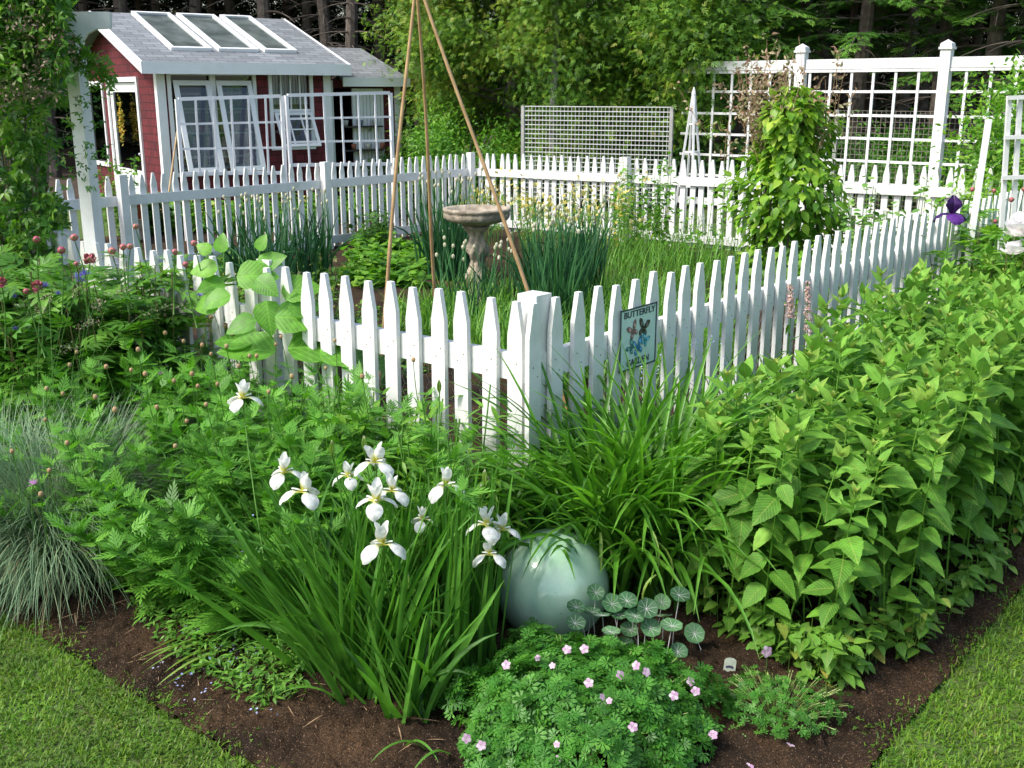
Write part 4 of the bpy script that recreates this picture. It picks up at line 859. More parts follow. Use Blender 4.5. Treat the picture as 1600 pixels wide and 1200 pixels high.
gp = lambda px, Y: np.array([ray(px, 400)[0] * Y / ray(px, 400)[1], Y, 0])
onion('dark onion clump crossing in front of the far left pickets', [gp(400, 10.3), gp(440, 10.5), gp(478, 10.8), gp(425, 9.9), gp(500, 11.2), gp(375, 10.6)], 32, .84)
onion('tall upright onion clump left of the stone pedestal', [gp(690, 11.2), gp(712, 11.0), gp(675, 11.6), gp(735, 11.4)], 42, .95, kmax=.25)
onion('biggest onion clump with blue green leaves right of the stone pedestal', [gp(850, 8.6), gp(880, 8.8), gp(905, 9.2), gp(838, 9.2), gp(870, 8.2), gp(925, 9.6)], 46, .88, .020, .4)
onion('loose onion leaves and stalks before the stone pedestal', [gp(700, 8.8), gp(735, 8.5), gp(770, 8.8), gp(790, 9.0)], 16, .62, .016, .8, 5)
def tuft(name, label, cat, poly, n, h, wd, mat, k=2):
    pts = inpoly(poly, n); t = thing(name, label, cat, gnd(pts.mean(0))); mb = MB(); n = len(pts)
    ribbons(mb, pts, rng.uniform(0, 6.28, n), h * rng.uniform(.5, 1.1, n), wd * rng.uniform(.7, 1.3, n), np.abs(rng.normal(size=n)) * .3, rng.uniform(.1, 1.8, n), 6, rnd=rng.random(n), power=1.6); part(t, 'leaf_blades', mb, mat, True); return t
tuft('young_oats', 'bright grassy greens covering the bed behind the near pickets', 'vegetable', [gp(600, 8.4), gp(700, 9.4), gp(1010, 9.8), gp(1130, 8.6), gp(1190, 7.6), gp(1040, 6.4), gp(900, 6.6), gp(760, 6.9), gp(690, 7.8)], 4600, .46, .011, M['greens'])
tuft('young_oats', 'thin tall grassy stalks before the far right pickets', 'vegetable', [gp(940, 12.9), gp(1180, 11.5), gp(1150, 9.9), gp(930, 10.4)], 900, .62, .008, M['greens'])
def bushy(name, label, cat, poly, n, h0, h1, T, s0, s1, mat, k=16, lean=.3, fl=None, nfl=0, fs=.02, stemmat=None, conc=.15, droop=.1):
    pts = inpoly(poly, n); t = thing(name, label, cat, gnd(pts.mean(0))); mb = MB(); ms = MB()
    fp = []
    for p in pts:
        h = rng.uniform(h0, h1); a = rng.uniform(0, 6.28); top = p + np.array([math.cos(a) * lean * h, math.sin(a) * lean * h, h]) * rng.uniform(.6, 1, 1); tube(ms, [p, (p + top) / 2 + rng.normal(size=3) * .01, top], .003, 4, .5, False)
        f = rng.uniform(conc, 1, k); b_ = rng.uniform(0, 6.28, k); el = rng.normal(size=k) * .35 - droop; D = np.stack([np.cos(b_) * np.cos(el), np.sin(b_) * np.cos(el), np.sin(el)], 1)
        C = p + (top - p) * f[:, None] + D * s1 * .25; inst(mb, T, C, D, Z + .35 * rdir(k), rng.uniform(s0, s1, k), rng.random(k)); fp.append(top)
    part(t, 'foliage', mb, mat, True); part(t, 'stems', ms, stemmat or M['stem'])
    if fl:
        fp = np.array(fp); P = fp[rng.integers(0, len(fp), nfl)] + rng.normal(size=(nfl, 3)) * [.05, .05, .07] - Z * rng.uniform(0, .12, (nfl, 1)); mf = MB(); F4 = joinT([xf(leafT(2, .8, 0, .1, peak=.6), q * 1.57) for q in range(4)]); inst(mf, F4, P, rdir(nfl), rdir(nfl, .6), fs * rng.uniform(.7, 1.2, nfl), rng.random(nfl)); o = part(t, 'flowers', mf, fl); o['kind'] = 'stuff'
    return t
OV = leafT(5, .62, .2, .2, peak=.4); LN = leafT(4, .26, .2, .25); RD = leafT(4, .95, .15, .15, peak=.5, sh=.6)
bushy('squash_plant', 'low pale green leafy crop in front of the left end of the bird bath bed', 'vegetable', [gp(530, 10.6), gp(670, 10.6), gp(670, 13.4), gp(560, 14.0)], 150, .15, .34, RD, .07, .13, M['veg'], 10)
bushy('bean_plant', 'dark leafy bush against the far left pickets', 'vegetable', [gp(555, 12.9), gp(620, 13.4), gp(600, 14.3), gp(560, 14.0)], 40, .35, .65, OV, .06, .10, M['vegdark'], 16)
bushy('potato_plant', 'dark low plants on the bare soil by the left bamboo cane', 'vegetable', [gp(520, 7.2), gp(620, 6.6), gp(680, 7.6), gp(640, 8.8), gp(500, 9.2)], 50, .10, .26, OV, .05, .09, M['vegdark'], 9)
bushy('mustard_plant', 'yellow flowering greens between the dark onion clumps on the left', 'vegetable', [gp(330, 11.0), gp(540, 11.6), gp(520, 9.4), gp(400, 8.4), gp(330, 9.2)], 170, .15, .38, OV, .04, .08, M['veg'], 9, .3, M['yellowfl'], 200, .024)
bushy('purple_basil', 'dark dusky foliage below the left onion clump', 'herb', [gp(400, 7.6), gp(520, 7.8), gp(520, 9.2), gp(430, 9.6)], 100, .2, .42, LN, .035, .06, leafmat('dusky_leaf', [(.03, .035, .02), (.06, .07, .03), (.09, .10, .05)], .2, .6), 26)
bushy('flowering_kale', 'wispy yellow flowering stems before the far pickets right of the big onion clump', 'vegetable', [gp(810, 13.6), gp(1010, 12.6), gp(1000, 11.6), gp(830, 11.6)], 95, .65, 1.05, LN, .04, .08, M['veg'], 15, .12, M['yellowfl'], 480, .028, conc=.3)
bushy('flowering_kale', 'yellow flowering stems at the far fence corner behind the bird bath', 'vegetable', [gp(715, 15.0), gp(800, 14.6), gp(800, 13.8), gp(725, 14.0)], 45, .6, .95, LN, .04, .08, M['veg'], 14, .12, M['yellowfl'], 200, .028, conc=.3)
bushy('pea_vine', 'pea vine climbing the far pickets in the middle post area', 'pea vine', [gp(955, 13.0), gp(1045, 12.4), gp(1035, 12.0), gp(960, 12.5)], 34, .85, 1.32, OV, .05, .085, M['veg'], 34, .06, M['paleflower'], 30, .022, conc=.05)
bushy('pea_vine', 'thin pea stems wandering over the far right picket tops', 'pea vine', [gp(1050, 12.4), gp(1160, 11.5), gp(1150, 11.2), gp(1050, 12.0)], 22, .5, 1.05, OV, .04, .07, M['veg'], 16, .08)
bushy('leafy_vegetable', 'pale round-leaved tall stems right of the bean tower', 'vegetable', [gp(1310, 9.9), gp(1500, 9.0), gp(1480, 8.3), gp(1330, 8.9)], 60, .85, 1.25, RD, .04, .075, leafmat('pale_round_leaf', [(.10, .22, .06), (.17, .30, .10), (.24, .36, .15)], .35, .5), 20, .08, M['paleflower'], 30, .02, conc=.3)
bushy('leafy_vegetable', 'low mixed greens along the inside of the far right pickets', 'vegetable', [gp(1250, 9.4), gp(1480, 8.6), gp(1430, 8.0), gp(1240, 8.2)], 140, .3, .7, OV, .05, .09, M['veg'], 14, .15)
bushy('strawberry_plant', 'low leafy row at the foot of the far left pickets', 'vegetable', [gp(240, 11.4), gp(370, 12.6), gp(370, 11.4), gp(250, 10.2)], 110, .12, .3, OV, .05, .09, M['veg'], 10)
# ------------------------------------------------------------------ bean tower
M['beanleaf'] = leafmat('bean_leaf', [(.05, .13, .02), (.12, .25, .03), (.21, .34, .045), (.32, .40, .07)], .42, .42, nscale=10)
bt = thing('climbing_bean_tower', 'tall column of bright leafy vine on dark canes with dry stems on top', 'climbing plant', gnd(AT(1232, 400, 10.0))); bo = np.array(bt.location)
mb = MB(); n = 4200; a = rng.uniform(0, 6.28, n); z = rng.uniform(.0, 1.92, n); rad = 1.12 * (.50 - .10 * z + .10 * np.sin(z * 7 + 1) + .08 * np.sin(a * 3 + z * 5)) * np.sqrt(rng.uniform(.15, 1, n)) * np.clip((1.95 - z) / .35, .25, 1)
P = bo + np.stack([np.cos(a) * rad - .03 * z, np.sin(a) * rad * .9, z], 1); keep = np.sin(P[:, 0] * 13 + 3) * np.sin(P[:, 2] * 11) * np.sin(P[:, 1] * 12) > -.55; P = P[keep]; a = a[keep]; z = z[keep]; n = len(P)
D = np.stack([np.cos(a) * .8, np.sin(a) * .8, -.5 + rng.normal(size=n) * .4], 1) + .5 * rdir(n); inst(mb, leafT(6, .62, .2, .2, peak=.36), P, D, Z + np.stack([np.cos(a), np.sin(a), 0 * a], 1) * .6 + .3 * rdir(n), rng.uniform(.06, .125, n), np.clip(.25 + .22 * z + rng.normal(size=n) * .22, 0, 1)); part(bt, 'foliage', mb, M['beanleaf'], True)
mb = MB()
for k in range(9):
    a = k * .7 + .3; r0 = .38; p = bo + np.array([math.cos(a) * r0, math.sin(a) * r0, -.02]); q = bo + np.array([math.cos(a) * .12 - .08, math.sin(a) * .1, rng.uniform(1.5, 1.9)]); tube(mb, [p, (p + q) / 2, q], .008, 6)
part(bt, 'canes', mb, plain('dark_cane', (.045, .035, .025), (.10, .08, .05), 20, .8))
mb = MB(); ml = MB()
for k in range(80):
    p = bo + np.array([rng.normal() * .22 - .16, rng.normal() * .12, rng.uniform(1.2, 1.7)]); q = p + np.array([rng.normal() * .13 - .02, rng.normal() * .1, rng.uniform(.3, .68)]); md = (p + q) / 2 + rng.normal(size=3) * .05; t = np.linspace(0, 1, 6)[:, None]; C = (1 - t) ** 2 * p + 2 * t * (1 - t) * md + t * t * q; tube(mb, C, .0022, 4, .6, False)
    k2 = 16; C2 = C[rng.integers(1, 6, k2)] + rng.normal(size=(k2, 3)) * .025; inst(ml, leafT(3, .5, .5, .5), C2, rdir(k2, -.3), rdir(k2), rng.uniform(.03, .06, k2), rng.random(k2))
part(bt, 'dry_stems', mb, plain('dry_vine', (.22, .13, .07), (.30, .20, .12), 30, .8)); part(bt, 'dry_leaves', ml, leafmat('dry_leaf', [(.24, .13, .07), (.42, .29, .18), (.52, .42, .27), (.34, .38, .16)], .3, .6))

# ------------------------------------------------------------------ right edge border
pr_ = thing('peony_bush', 'green peony bush with small red buds and a white bloom at the right edge', 'peony', gnd(AT(1570, 420, 6.6)))
M['peonyleaf'] = M['veg']
peony(pr_, [gp(1480, 6.9), gp(1500, 8.2), gp(1660, 8.2), gp(1700, 6.2), gp(1560, 6.3)], 70, .80, 1.12)
for px, py, Y, r in ((1519, 296, 6.9, .020), (1553, 298, 6.9, .018), (1580, 312, 6.8, .021), (1555, 346, 6.8, .018), (1600, 296, 6.9, .02)): peony_bud(pr_, AT(px, py, Y), r, .3)
M['whitepetal'] = leafmat('white_petal', [(.97, .93, .95), (.98, .96, .97)], .45, .6)
def ruffle(root, c, r, n, name, mat):
    mb = MB(); d = rdir(n, .35); d[:, 2] = np.maximum(d[:, 2], -.25); inst(mb, leafT(6, .95, .3, -.3, serr=.05, peak=.66), np.repeat(c[None], n, 0) + d * r * .2, d + [0, 0, .25], np.array([0, 0, 1.0]) - d * .6 + rdir(n) * .35, r * rng.uniform(.6, 1.0, n), rng.random(n)); part(root, name, mb, mat, True)
ruffle(pr_, AT(1597, 368, 6.1), .115, 46, 'white_bloom', M['whitepetal']); ruffle(pr_, AT(1582, 396, 6.05), .075, 26, 'white_bloom', M['whitepetal'])
pi_ = thing('bearded_iris', 'single dark purple ruffled iris above the right border foliage', 'iris', gnd(AT(1487, 335, 6.7))); c = AT(1487, 334, 6.7)
M['purple'] = leafmat('purple_petal', [(.030, .008, .06), (.07, .015, .16), (.13, .03, .28)], .25, .4, nscale=40); mb = MB()
BF = petalT(.12, lambda s: .018 + .075 * math.sin(PI * min(1, s * .95)) ** .8 if s < .999 else .02, 1.2, 2.9, cup=-.3, ruf=.07); BS = petalT(.10, lambda s: .015 + .07 * math.sin(PI * min(1, s * .93 + .05)), .5, -.5, cup=.9, ruf=.08)
for k in range(3):
    a = -1.57 + k * 2.0944; d = np.array([math.cos(a), math.sin(a), 0]); a2 = a + 1.047; inst(mb, BF, c, d, Z, 1.15, .75 if k == 0 else .3); inst(mb, BS, c, np.array([math.cos(a2), math.sin(a2), 0]), Z, 1.2, .25)
part(pi_, 'flower', mb, M['purple'], True); mb = MB(); tube(mb, [gnd(c), c - np.array([.01, 0, .4]), c], .006, 6, .4); part(pi_, 'stem', mb, M['stem'])
for px, py, Y in ((1455, 352, 7.2), (1440, 352, 7.3), (1462, 335, 7.3), (1496, 374, 6.8)):
    c = AT(px, py, Y); t = thing('poppy', 'grey green poppy bud on a thin stem by the far end of the sign fence', 'poppy', gnd(c), 'poppy buds by the right fence run'); mb = MB(); ball(mb, c, .018, 10, 1.35, .4); part(t, 'bud', mb, leafmat('poppy_bud', [(.12, .18, .10), (.16, .22, .12)], 0, .6), True); mb = MB(); tube(mb, [gnd(c), c - Z * .3 + np.array([.02, 0, 0]), c], .0028, 5, .5); part(t, 'stem', mb, M['stem'])
bushy('border_perennial', 'fine grassy green border foliage between the leafy stand and the right fence end', 'leafy plant', [W(-.25, 3.6), W(-.2, 6.4), W(-1.5, 6.4), W(-1.45, 4.6), W(-.6, 4.5)], 260, .55, .92, leafT(5, .13, .2, .4), .10, .18, M['greens'], 22, .15)
bushy('border_perennial', 'mixed green foliage beyond the red buds at the far right edge', 'leafy plant', [W(-.5, 6.5), W(-.4, 9.5), W(-2.2, 9.0), W(-2.0, 6.5)], 150, .7, 1.05, OV, .06, .11, M['veg'], 20, .15)
bushy('border_perennial', 'narrow leaved green filler between the knapweed and the left pickets', 'leafy plant', [W(.3, -.12), W(2.4, -.10), W(2.4, -.35), W(.3, -.35)], 60, .3, .5, LN, .05, .10, M['veg'], 20, .15)
bushy('border_perennial', 'mid green leafy filler hugging the pickets just left of the near corner post', 'leafy plant', [W(-.02, -.12), W(1.1, -.12), W(1.1, -.45), W(.2, -.55), W(-.22, -.38), W(-.12, -.14)], 190, .52, .84, LN, .05, .10, M['veg'], 26, .12)
bushy('low_greens', 'low green seedlings over the open soil around the bamboo canes', 'vegetable', [gp(500, 9.5), gp(690, 9.5), gp(690, 7.4), gp(560, 5.8), gp(430, 7.2)], 130, .06, .2, OV, .03, .07, M['veg'], 8)
bushy('thyme_plant', 'small fine dark leaves at the foot of the near corner post', 'herb', [W(-.1, -.35), W(.7, -.15), W(.7, -.45), W(.1, -.6), W(-.2, -.6)], 140, .15, .40, leafT(3, .5, .1, .1), .018, .034, M['gerleaf'], 40, .3)
# behind the far fences
bushy('hosta_bed', 'low green planting between the far left pickets and the shed', 'ground plants', [gp(200, 15.2), gp(420, 15.6), gp(640, 17.5), gp(640, 18.4), gp(420, 16.6), gp(210, 16.0)], 330, .25, .7, OV, .07, .13, M['veg'], 14, .2, M['yellowfl'], 120, .03)
bushy('climbing_rose', 'straggly green climber growing up beside the shed door', 'climbing plant', [gp(160, 14.3), gp(215, 14.3), gp(215, 14.8), gp(165, 14.8)], 26, .8, 1.5, OV, .05, .09, M['veg'], 26, .12, conc=.2)
bushy('broad_shrub', 'dark broad leaved shrub beside the shed corner board', 'shrub', [gp(228, 15.2), gp(252, 15.2), gp(252, 15.7), gp(230, 15.7)], 12, .5, .95, RD, .12, .19, M['vegdark'], 14, .2)
# terracotta pot
c = gnd(AT(210, 300, 15.0)); t = thing('flower_pot', 'orange terracotta pot near the foot of the shed door', 'plant pot', c); mb = MB(); lathe(mb, [(.09, 0), (.13, .22), (.15, .23), (.15, .29), (.12, .29), (.11, .2)], c + Z * .30, 24); part(t, 'pot', mb, plain('terracotta', (.45, .12, .05), (.36, .10, .05), 10, .8), True); mb = MB(); lathe(mb, [(.16, 0), (.16, .3)], c, 16); part(t, 'stand', mb, M['stone'])
# ------------------------------------------------------------------ shed
m, nt, b = newmat('roof_shingle'); uvn = nt.nodes.new('ShaderNodeUVMap')
br = nt.nodes.new('ShaderNodeTexBrick'); nt.links.new(uvn.outputs[0], br.inputs['Vector']); br.inputs['Scale'].default_value = 1; br.inputs['Brick Width'].default_value = .30; br.inputs['Row Height'].default_value = .13; br.inputs['Mortar Size'].default_value = .008; br.inputs['Bias'].default_value = -.1
br.inputs['Color1'].default_value = (.17, .185, .20, 1); br.inputs['Color2'].default_value = (.27, .29, .31, 1); br.inputs['Mortar'].default_value = (.10, .11, .12, 1)
c = mixc(nt, 1.0, br.outputs[0], ramp(nt, noise(nt, 60, 4), [(.3, (.75, .75, .75)), (.7, (1.15, 1.15, 1.15))]), 'MULTIPLY'); nt.links.new(c, b.inputs['Base Color']); b.inputs['Roughness'].default_value = .9; bump(nt, b, br.outputs['Fac'], .5, -.01); M['roof'] = m
m, nt, b = newmat('red_shingle_siding'); uvn = nt.nodes.new('ShaderNodeUVMap')
br = nt.nodes.new('ShaderNodeTexBrick'); nt.links.new(uvn.outputs[0], br.inputs['Vector']); br.inputs['Scale'].default_value = 1; br.inputs['Brick Width'].default_value = .16; br.inputs['Row Height'].default_value = .12; br.inputs['Mortar Size'].default_value = .007; br.offset_frequency = 2; br.offset = .37
br.inputs['Color1'].default_value = (.105, .010, .018, 1); br.inputs['Color2'].default_value = (.17, .017, .027, 1); br.inputs['Mortar'].default_value = (.045, .005, .008, 1)
nt.links.new(mixc(nt, 1.0, br.outputs[0], ramp(nt, noise(nt, 5, 6, rough=.7), [(.3, (.6, .6, .6)), (.7, (1.15, 1.1, 1.05))]), 'MULTIPLY'), b.inputs['Base Color']); b.inputs['Roughness'].default_value = .8; bump(nt, b, br.outputs['Fac'], .6, -.012); M['siding'] = m
M['dark'] = plain('dark_interior', (.035, .03, .028), (.06, .05, .045), 3, .9)
def glassmat(name, f, tint=(.9, .95, .95), ior=1.5):
    m, nt, b = newmat(name); gl = nt.nodes.new('ShaderNodeBsdfGlossy'); gl.inputs['Roughness'].default_value = .03; tr = nt.nodes.new('ShaderNodeBsdfTransparent'); tr.inputs[0].default_value = (*tint, 1); fr = nt.nodes.new('ShaderNodeFresnel'); fr.inputs[0].default_value = ior
    ad = N(nt, 'ShaderNodeMath', operation='ADD'); nt.links.new(fr.outputs[0], ad.inputs[0]); ad.inputs[1].default_value = f
    ms = nt.nodes.new('ShaderNodeMixShader'); nt.links.new(ad.outputs[0], ms.inputs[0]); nt.links.new(tr.outputs[0], ms.inputs[1]); nt.links.new(gl.outputs[0], ms.inputs[2]); nt.links.new(ms.outputs[0], nt.nodes['Material Output'].inputs[0]); return m
M['glass'] = glassmat('window_glass', .05); M['skyglass'] = glassmat('skylight_glass', .02, (.8, .84, .84), 1.15)
aS = math.radians(35); e_ = np.array([math.cos(aS), math.sin(aS), 0]); d_ = np.array([-math.sin(aS), math.cos(aS), 0])
Lc = AT(222, 97, 16.6)                      # top of the fascia at the near left eave corner
Re = HIT(545, 97, Lc, d_); EL = float((Re - Lc) @ e_)
O = np.array([Lc[0], Lc[1], 0]); ze = Lc[2]
def S(a, b_, z): return O + e_ * a + d_ * b_ + Z * z
OV_ = .32                                   # eave overhang to the front wall
Rr = ray(443, 30); k_ = 0
for bb_ in np.linspace(.5, 6, 500):         # ridge depth: where the right rake meets x=443
    p = S(EL, bb_, 0); r = ray(443, 30); 
    if abs(p[0] / p[1] - r[0] / r[1]) < abs(k_ - 0 if k_ else 9): k_ = abs(p[0] / p[1] - r[0] / r[1]) or 1e-9; RB = bb_
p = S(EL, RB, 0); zr = CAMZ + ray(443, 30)[2] * p[1] / ray(443, 30)[1]
print('shed', EL, RB, ze, zr, Lc)
shed = thing('garden_shed', 'red shingled garden shed with grey roof, roof lights and white trim', 'shed', gnd(S(EL / 2, RB, 0)))
slope = (zr - ze) / RB; rn = nrm(np.cross(e_, d_ + Z * slope)); sv = nrm(d_ + Z * slope)
def roofslab(a0, a1, b0, b1, zA, zB, th=.05):
    mb = MB(); v0 = [S(a0, b0, zA), S(a1, b0, zA), S(a1, b1, zB), S(a0, b1, zB)]; L = math.hypot(b1 - b0, zB - zA); uv = [(0, 0), (a1 - a0, 0), (a1 - a0, L), (0, L)]
    v = [q - Z * th for q in v0] + v0; mb.add(v, BOXF, .5, uv + uv); return mb
part(shed, 'roof', roofslab(0, EL, 0, RB, ze, zr), M['roof']); part(shed, 'roof', roofslab(0, EL, RB + .001, 2 * RB, zr, ze), M['roof'])
def fbox(mb, a0, a1, b0, b1, z0, z1, rnd=None):
    v = [S(a0, b0, z0), S(a1, b0, z0), S(a1, b1, z0), S(a0, b1, z0), S(a0, b0, z1), S(a1, b0, z1), S(a1, b1, z1), S(a0, b1, z1)]
    for idx, uvs in (([0, 3, 2, 1], None), ([4, 5, 6, 7], None), ([0, 1, 5, 4], ((a0, z0), (a1, z0), (a1, z1), (a0, z1))), ([1, 2, 6, 5], ((b0, z0), (b1, z0), (b1, z1), (b0, z1))), ([2, 3, 7, 6], ((a1, z0), (a0, z0), (a0, z1), (a1, z1))), ([3, 0, 4, 7], ((b1, z0), (b0, z0), (b0, z1), (b1, z1)))):
        mb.add([v[i] for i in idx], np.array([[0, 1, 2, 3]]), .5 if rnd is None else rnd, uvs)
fh = .165; mb = MB()
fbox(mb, -.0, EL, -.028, -.003, ze - fh, ze + .012); part(shed, 'fascia', mb, M['trim'])
for a_ in (-.026, EL + .002):
    mb = MB()
    for b0, b1, z0, z1 in ((-.028, RB, ze, zr), (RB, 2 * RB, zr, ze)):
        v = [S(a_, b0, z0 - fh), S(a_ + .024, b0, z0 - fh), S(a_ + .024, b1, z1 - fh), S(a_, b1, z1 - fh), S(a_, b0, z0 + .012), S(a_ + .024, b0, z0 + .012), S(a_ + .024, b1, z1 + .012), S(a_, b1, z1 + .012)]; mb.add(v, BOXF)
    part(shed, 'barge_board', mb, M['trim'])
a0w, a1w = .30, EL - .22; b0w, b1w = OV_, 2 * RB - OV_; gz = -.15
def af(px, py=200, bw=b0w): return float((HIT(px, py, S(0, bw, 0), d_) - O) @ e_)
def zf(px, py, bw=b0w): return float(HIT(px, py, S(0, bw, 0), d_)[2])
def bf(px, py=200, aw=a0w): return float((HIT(px, py, S(aw, 0, 0), e_) - O) @ d_)
def zg(px, py, aw=a0w): return float(HIT(px, py, S(aw, 0, 0), e_)[2])
roofz = lambda b_: (ze + slope * b_ if b_ < RB else zr - slope * (b_ - RB)) - .055
W1 = (af(272), af(398), zf(335, 268), zf(335, 118)); W2 = (af(428), af(486), zf(455, 228), zf(455, 117))
W1 = (W1[0], W1[1], W1[2], min(W1[3], roofz(b0w) - .02)); W2 = (W2[0], W2[1], W2[2], min(W2[3], roofz(b0w) - .02))
TH = .09
def wallpanels(spans, lo, hi, horiz, fixed, name):
    """wall with rectangular holes; spans = sorted list (u0,u1,z0,z1)"""
    mb = MB(); u = lo
    def q(u0, u1, z0, z1):
        if u1 - u0 < .003 or z1 - z0 < .003: return
        if horiz: fbox(mb, u0, u1, fixed, fixed + TH, z0, z1)
        else: fbox(mb, fixed, fixed + TH, u0, u1, z0, z1)
    top = roofz(b0w) if horiz else ze - .06 + slope * b0w
    for u0, u1, z0, z1 in spans: q(u, u0, gz, top); q(u0, u1, gz, z0); q(u0, u1, z1, top); u = u1
    q(u, hi, gz, top); return mb
mb = wallpanels([W1, W2], a0w, a1w, True, b0w, 'front'); part(shed, 'front_wall', mb, M['siding'])
D1 = tuple(sorted((bf(176), bf(220)))) + (gz + .03, zg(198, 128)); GW = tuple(sorted((bf(140), bf(166)))) + (zg(150, 250), zg(150, 134))
D1 = (D1[0], D1[1], D1[2], min(D1[3], 2.1)); GW = (max(GW[0], D1[1] + .12), max(GW[1], D1[1] + .6), GW[2], min(GW[3], 2.05)); print('D1', D1, 'GW', GW, 'W1', W1, 'W2', W2, 'walls', a0w, a1w, b0w, b1w)
gt = roofz(b0w)
mb = MB(); u = b0w + TH
for u0, u1, z0, z1 in (D1, GW): fbox(mb, a0w, a0w + TH, u, u0, gz, gt); fbox(mb, a0w, a0w + TH, u0, u1, gz, z0); fbox(mb, a0w, a0w + TH, u0, u1, z1, gt); u = u1
fbox(mb, a0w, a0w + TH, u, b1w, gz, gt)
for a_ in (a0w, a1w - TH):
    tri = [S(a_, b0w, gt), S(a_, b1w, gt), S(a_, b1w, roofz(b1w)), S(a_, RB, roofz(RB)), S(a_, b0w, roofz(b0w))]; tri2 = [q + e_ * TH for q in tri]; uvt = [(b0w, gt), (b1w, gt), (b1w, gt + .01), (RB, roofz(RB)), (b0w, gt + .01)]
    mb.add(tri, np.array([[0, 1, 2, 3, 4]]), .5, uvt); mb.add(tri2, np.array([[4, 3, 2, 1, 0]]), .5, uvt)
part(shed, 'gable_wall', mb, M['siding'])
mb = MB(); fbox(mb, a1w - TH, a1w, b0w + TH, b1w, gz, gt); fbox(mb, a0w + TH, a1w - TH, b1w - TH, b1w, gz, gt); part(shed, 'rear_walls', mb, M['siding'])
mb = MB(); fbox(mb, a0w + TH + .002, a1w - TH - .002, b0w + TH + .002, b1w - TH - .002, gz, gz + .06); fbox(mb, a0w + TH + .3, a1w - TH - .002, b1w - TH - .14, b1w - TH - .10, gz + .07, gt - .02); part(shed, 'interior_floor', mb, M['dark'])
mb = MB()
for zz_ in (.75, 1.15, 1.55): fbox(mb, a0w + .4, a1w - .2, b0w + 1.3, b0w + 1.55, zz_, zz_ + .03)
fbox(mb, a0w + .25, a1w - .2, b0w + .55, b0w + .95, .62, .66); part(shed, 'shelves', mb, M['trim'])
jc = [plain('jar_a', (.35, .36, .33)), plain('jar_b', (.30, .10, .06)), plain('jar_c', (.10, .14, .20)), plain('jar_d', (.55, .52, .42))]
for k in range(22):
    zz_ = (.78, 1.18, 1.58, .66)[k % 4]; bb_ = b0w + (1.40 if k % 4 < 3 else .75); aa = rng.uniform(a0w + .5, a1w - .35); hh = rng.uniform(.08, .22); mb = MB(); lathe(mb, [(.05, 0), (.065, hh * .7), (.045, hh)], S(aa, bb_, zz_ + .001), 12); tag(solo('jar', mb, jc[k % 4], smooth=True, loc=S(aa, bb_, zz_)), 'small pot or jar on the shelves inside the shed', 'jar', 'pots on the shed shelves')
# corner boards, window frames, door
cb = MB(); c1 = af(242), af(267)
fbox(cb, a0w - .022, a0w + .11, b0w - .022, b0w - .002, gz, roofz(b0w) - .01); part(shed, 'corner_board', cb, M['trim']); cb = MB(); fbox(cb, a0w - .022, a0w - .002, b0w - .001, b0w + .11, gz, roofz(b0w) - .01); part(shed, 'corner_board', cb, M['trim'])
cb = MB(); fbox(cb, a1w - .11, a1w + .02, b0w - .022, b0w - .002, gz, roofz(b0w) - .01); part(shed, 'corner_board', cb, M['trim'])
def winframe(a0, a1, z0, z1, t=.06, out=.03, mull=()):
    mb = MB(); b0, b1 = b0w - out, b0w + .03
    fbox(mb, a0 - t, a0, b0, b1, z0 - t, z1 + .0); fbox(mb, a1, a1 + t, b0, b1, z0 - t, z1 + .0); fbox(mb, a0, a1, b0, b1, z0 - t, z0); fbox(mb, a0 - t, a1 + t, b0 - .003, b1, z1, z1 + t * .8)
    for q in mull: fbox(mb, q - .045, q + .045, b0, b1, z0, z1)
    return mb
wf = part(shed, 'window', winframe(*W1, mull=((W1[0] + W1[1]) / 2,)), M['trim']); mb = MB(); fbox(mb, W1[0], W1[1], b0w + .05, b0w + .055, W1[2], W1[3]); part(wf, 'pane', mb, M['glass'])
def sash(root, a0, a1, z0, z1, swing, t=.045, n=1, rows=0):
    """top-hung sash swung outwards by 'swing' at its bottom"""
    dn = nrm(np.array([0, 0, -(z1 - z0)]) - d_ * swing); Lh = math.hypot(z1 - z0, swing); top0, top1 = S(a0, b0w - .03, z1), S(a1, b0w - .03, z1); mb = MB()
    q = lambda a, s: top0 + e_ * (a - a0) + dn * s
    nn = np.cross(e_, dn)
    for a in [a0 + t / 2, a1 - t / 2]: beam(mb, q(a, 0), q(a, Lh), t, .03, nn)
    for s in (t / 2, Lh - t / 2): beam(mb, q(a0 + t, s), q(a1 - t, s), .028, t, dn)
    for k in range(1, n): beam(mb, q(a0 + (a1 - a0) * k / n, t), q(a0 + (a1 - a0) * k / n, Lh - t), .022, .022, nn)
    for k in range(1, rows): beam(mb, q(a0 + t, Lh * k / rows), q(a1 - t, Lh * k / rows), .022, .02, dn)
    s_ = part(root, 'sash', mb, M['trim']); mb = MB(); mb.quad(q(a0 + t, t), q(a1 - t, t), q(a1 - t, Lh - t), q(a0 + t, Lh - t)); part(root, 'sash_pane', mb, M['glass'])
mw = (W1[0] + W1[1]) / 2
for a0, a1 in ((W1[0] + .03, mw - .05), (mw + .05, W1[1] - .03)): sash(wf, a0, a1, W1[2] + .02, W1[3] - .08, .42, .075)
mb = MB()
wf2 = part(shed, 'window', winframe(*W2), M['trim']); zm = (W2[2] + W2[3]) / 2
mb = MB(); fbox(mb, W2[0], W2[1], b0w + .04, b0w + .045, zm, W2[3]); part(wf2, 'pane', mb, M['glass'])
mb = MB(); fbox(mb, W2[0], W2[1], b0w + .0, b0w + .03, zm - .02, zm + .025)
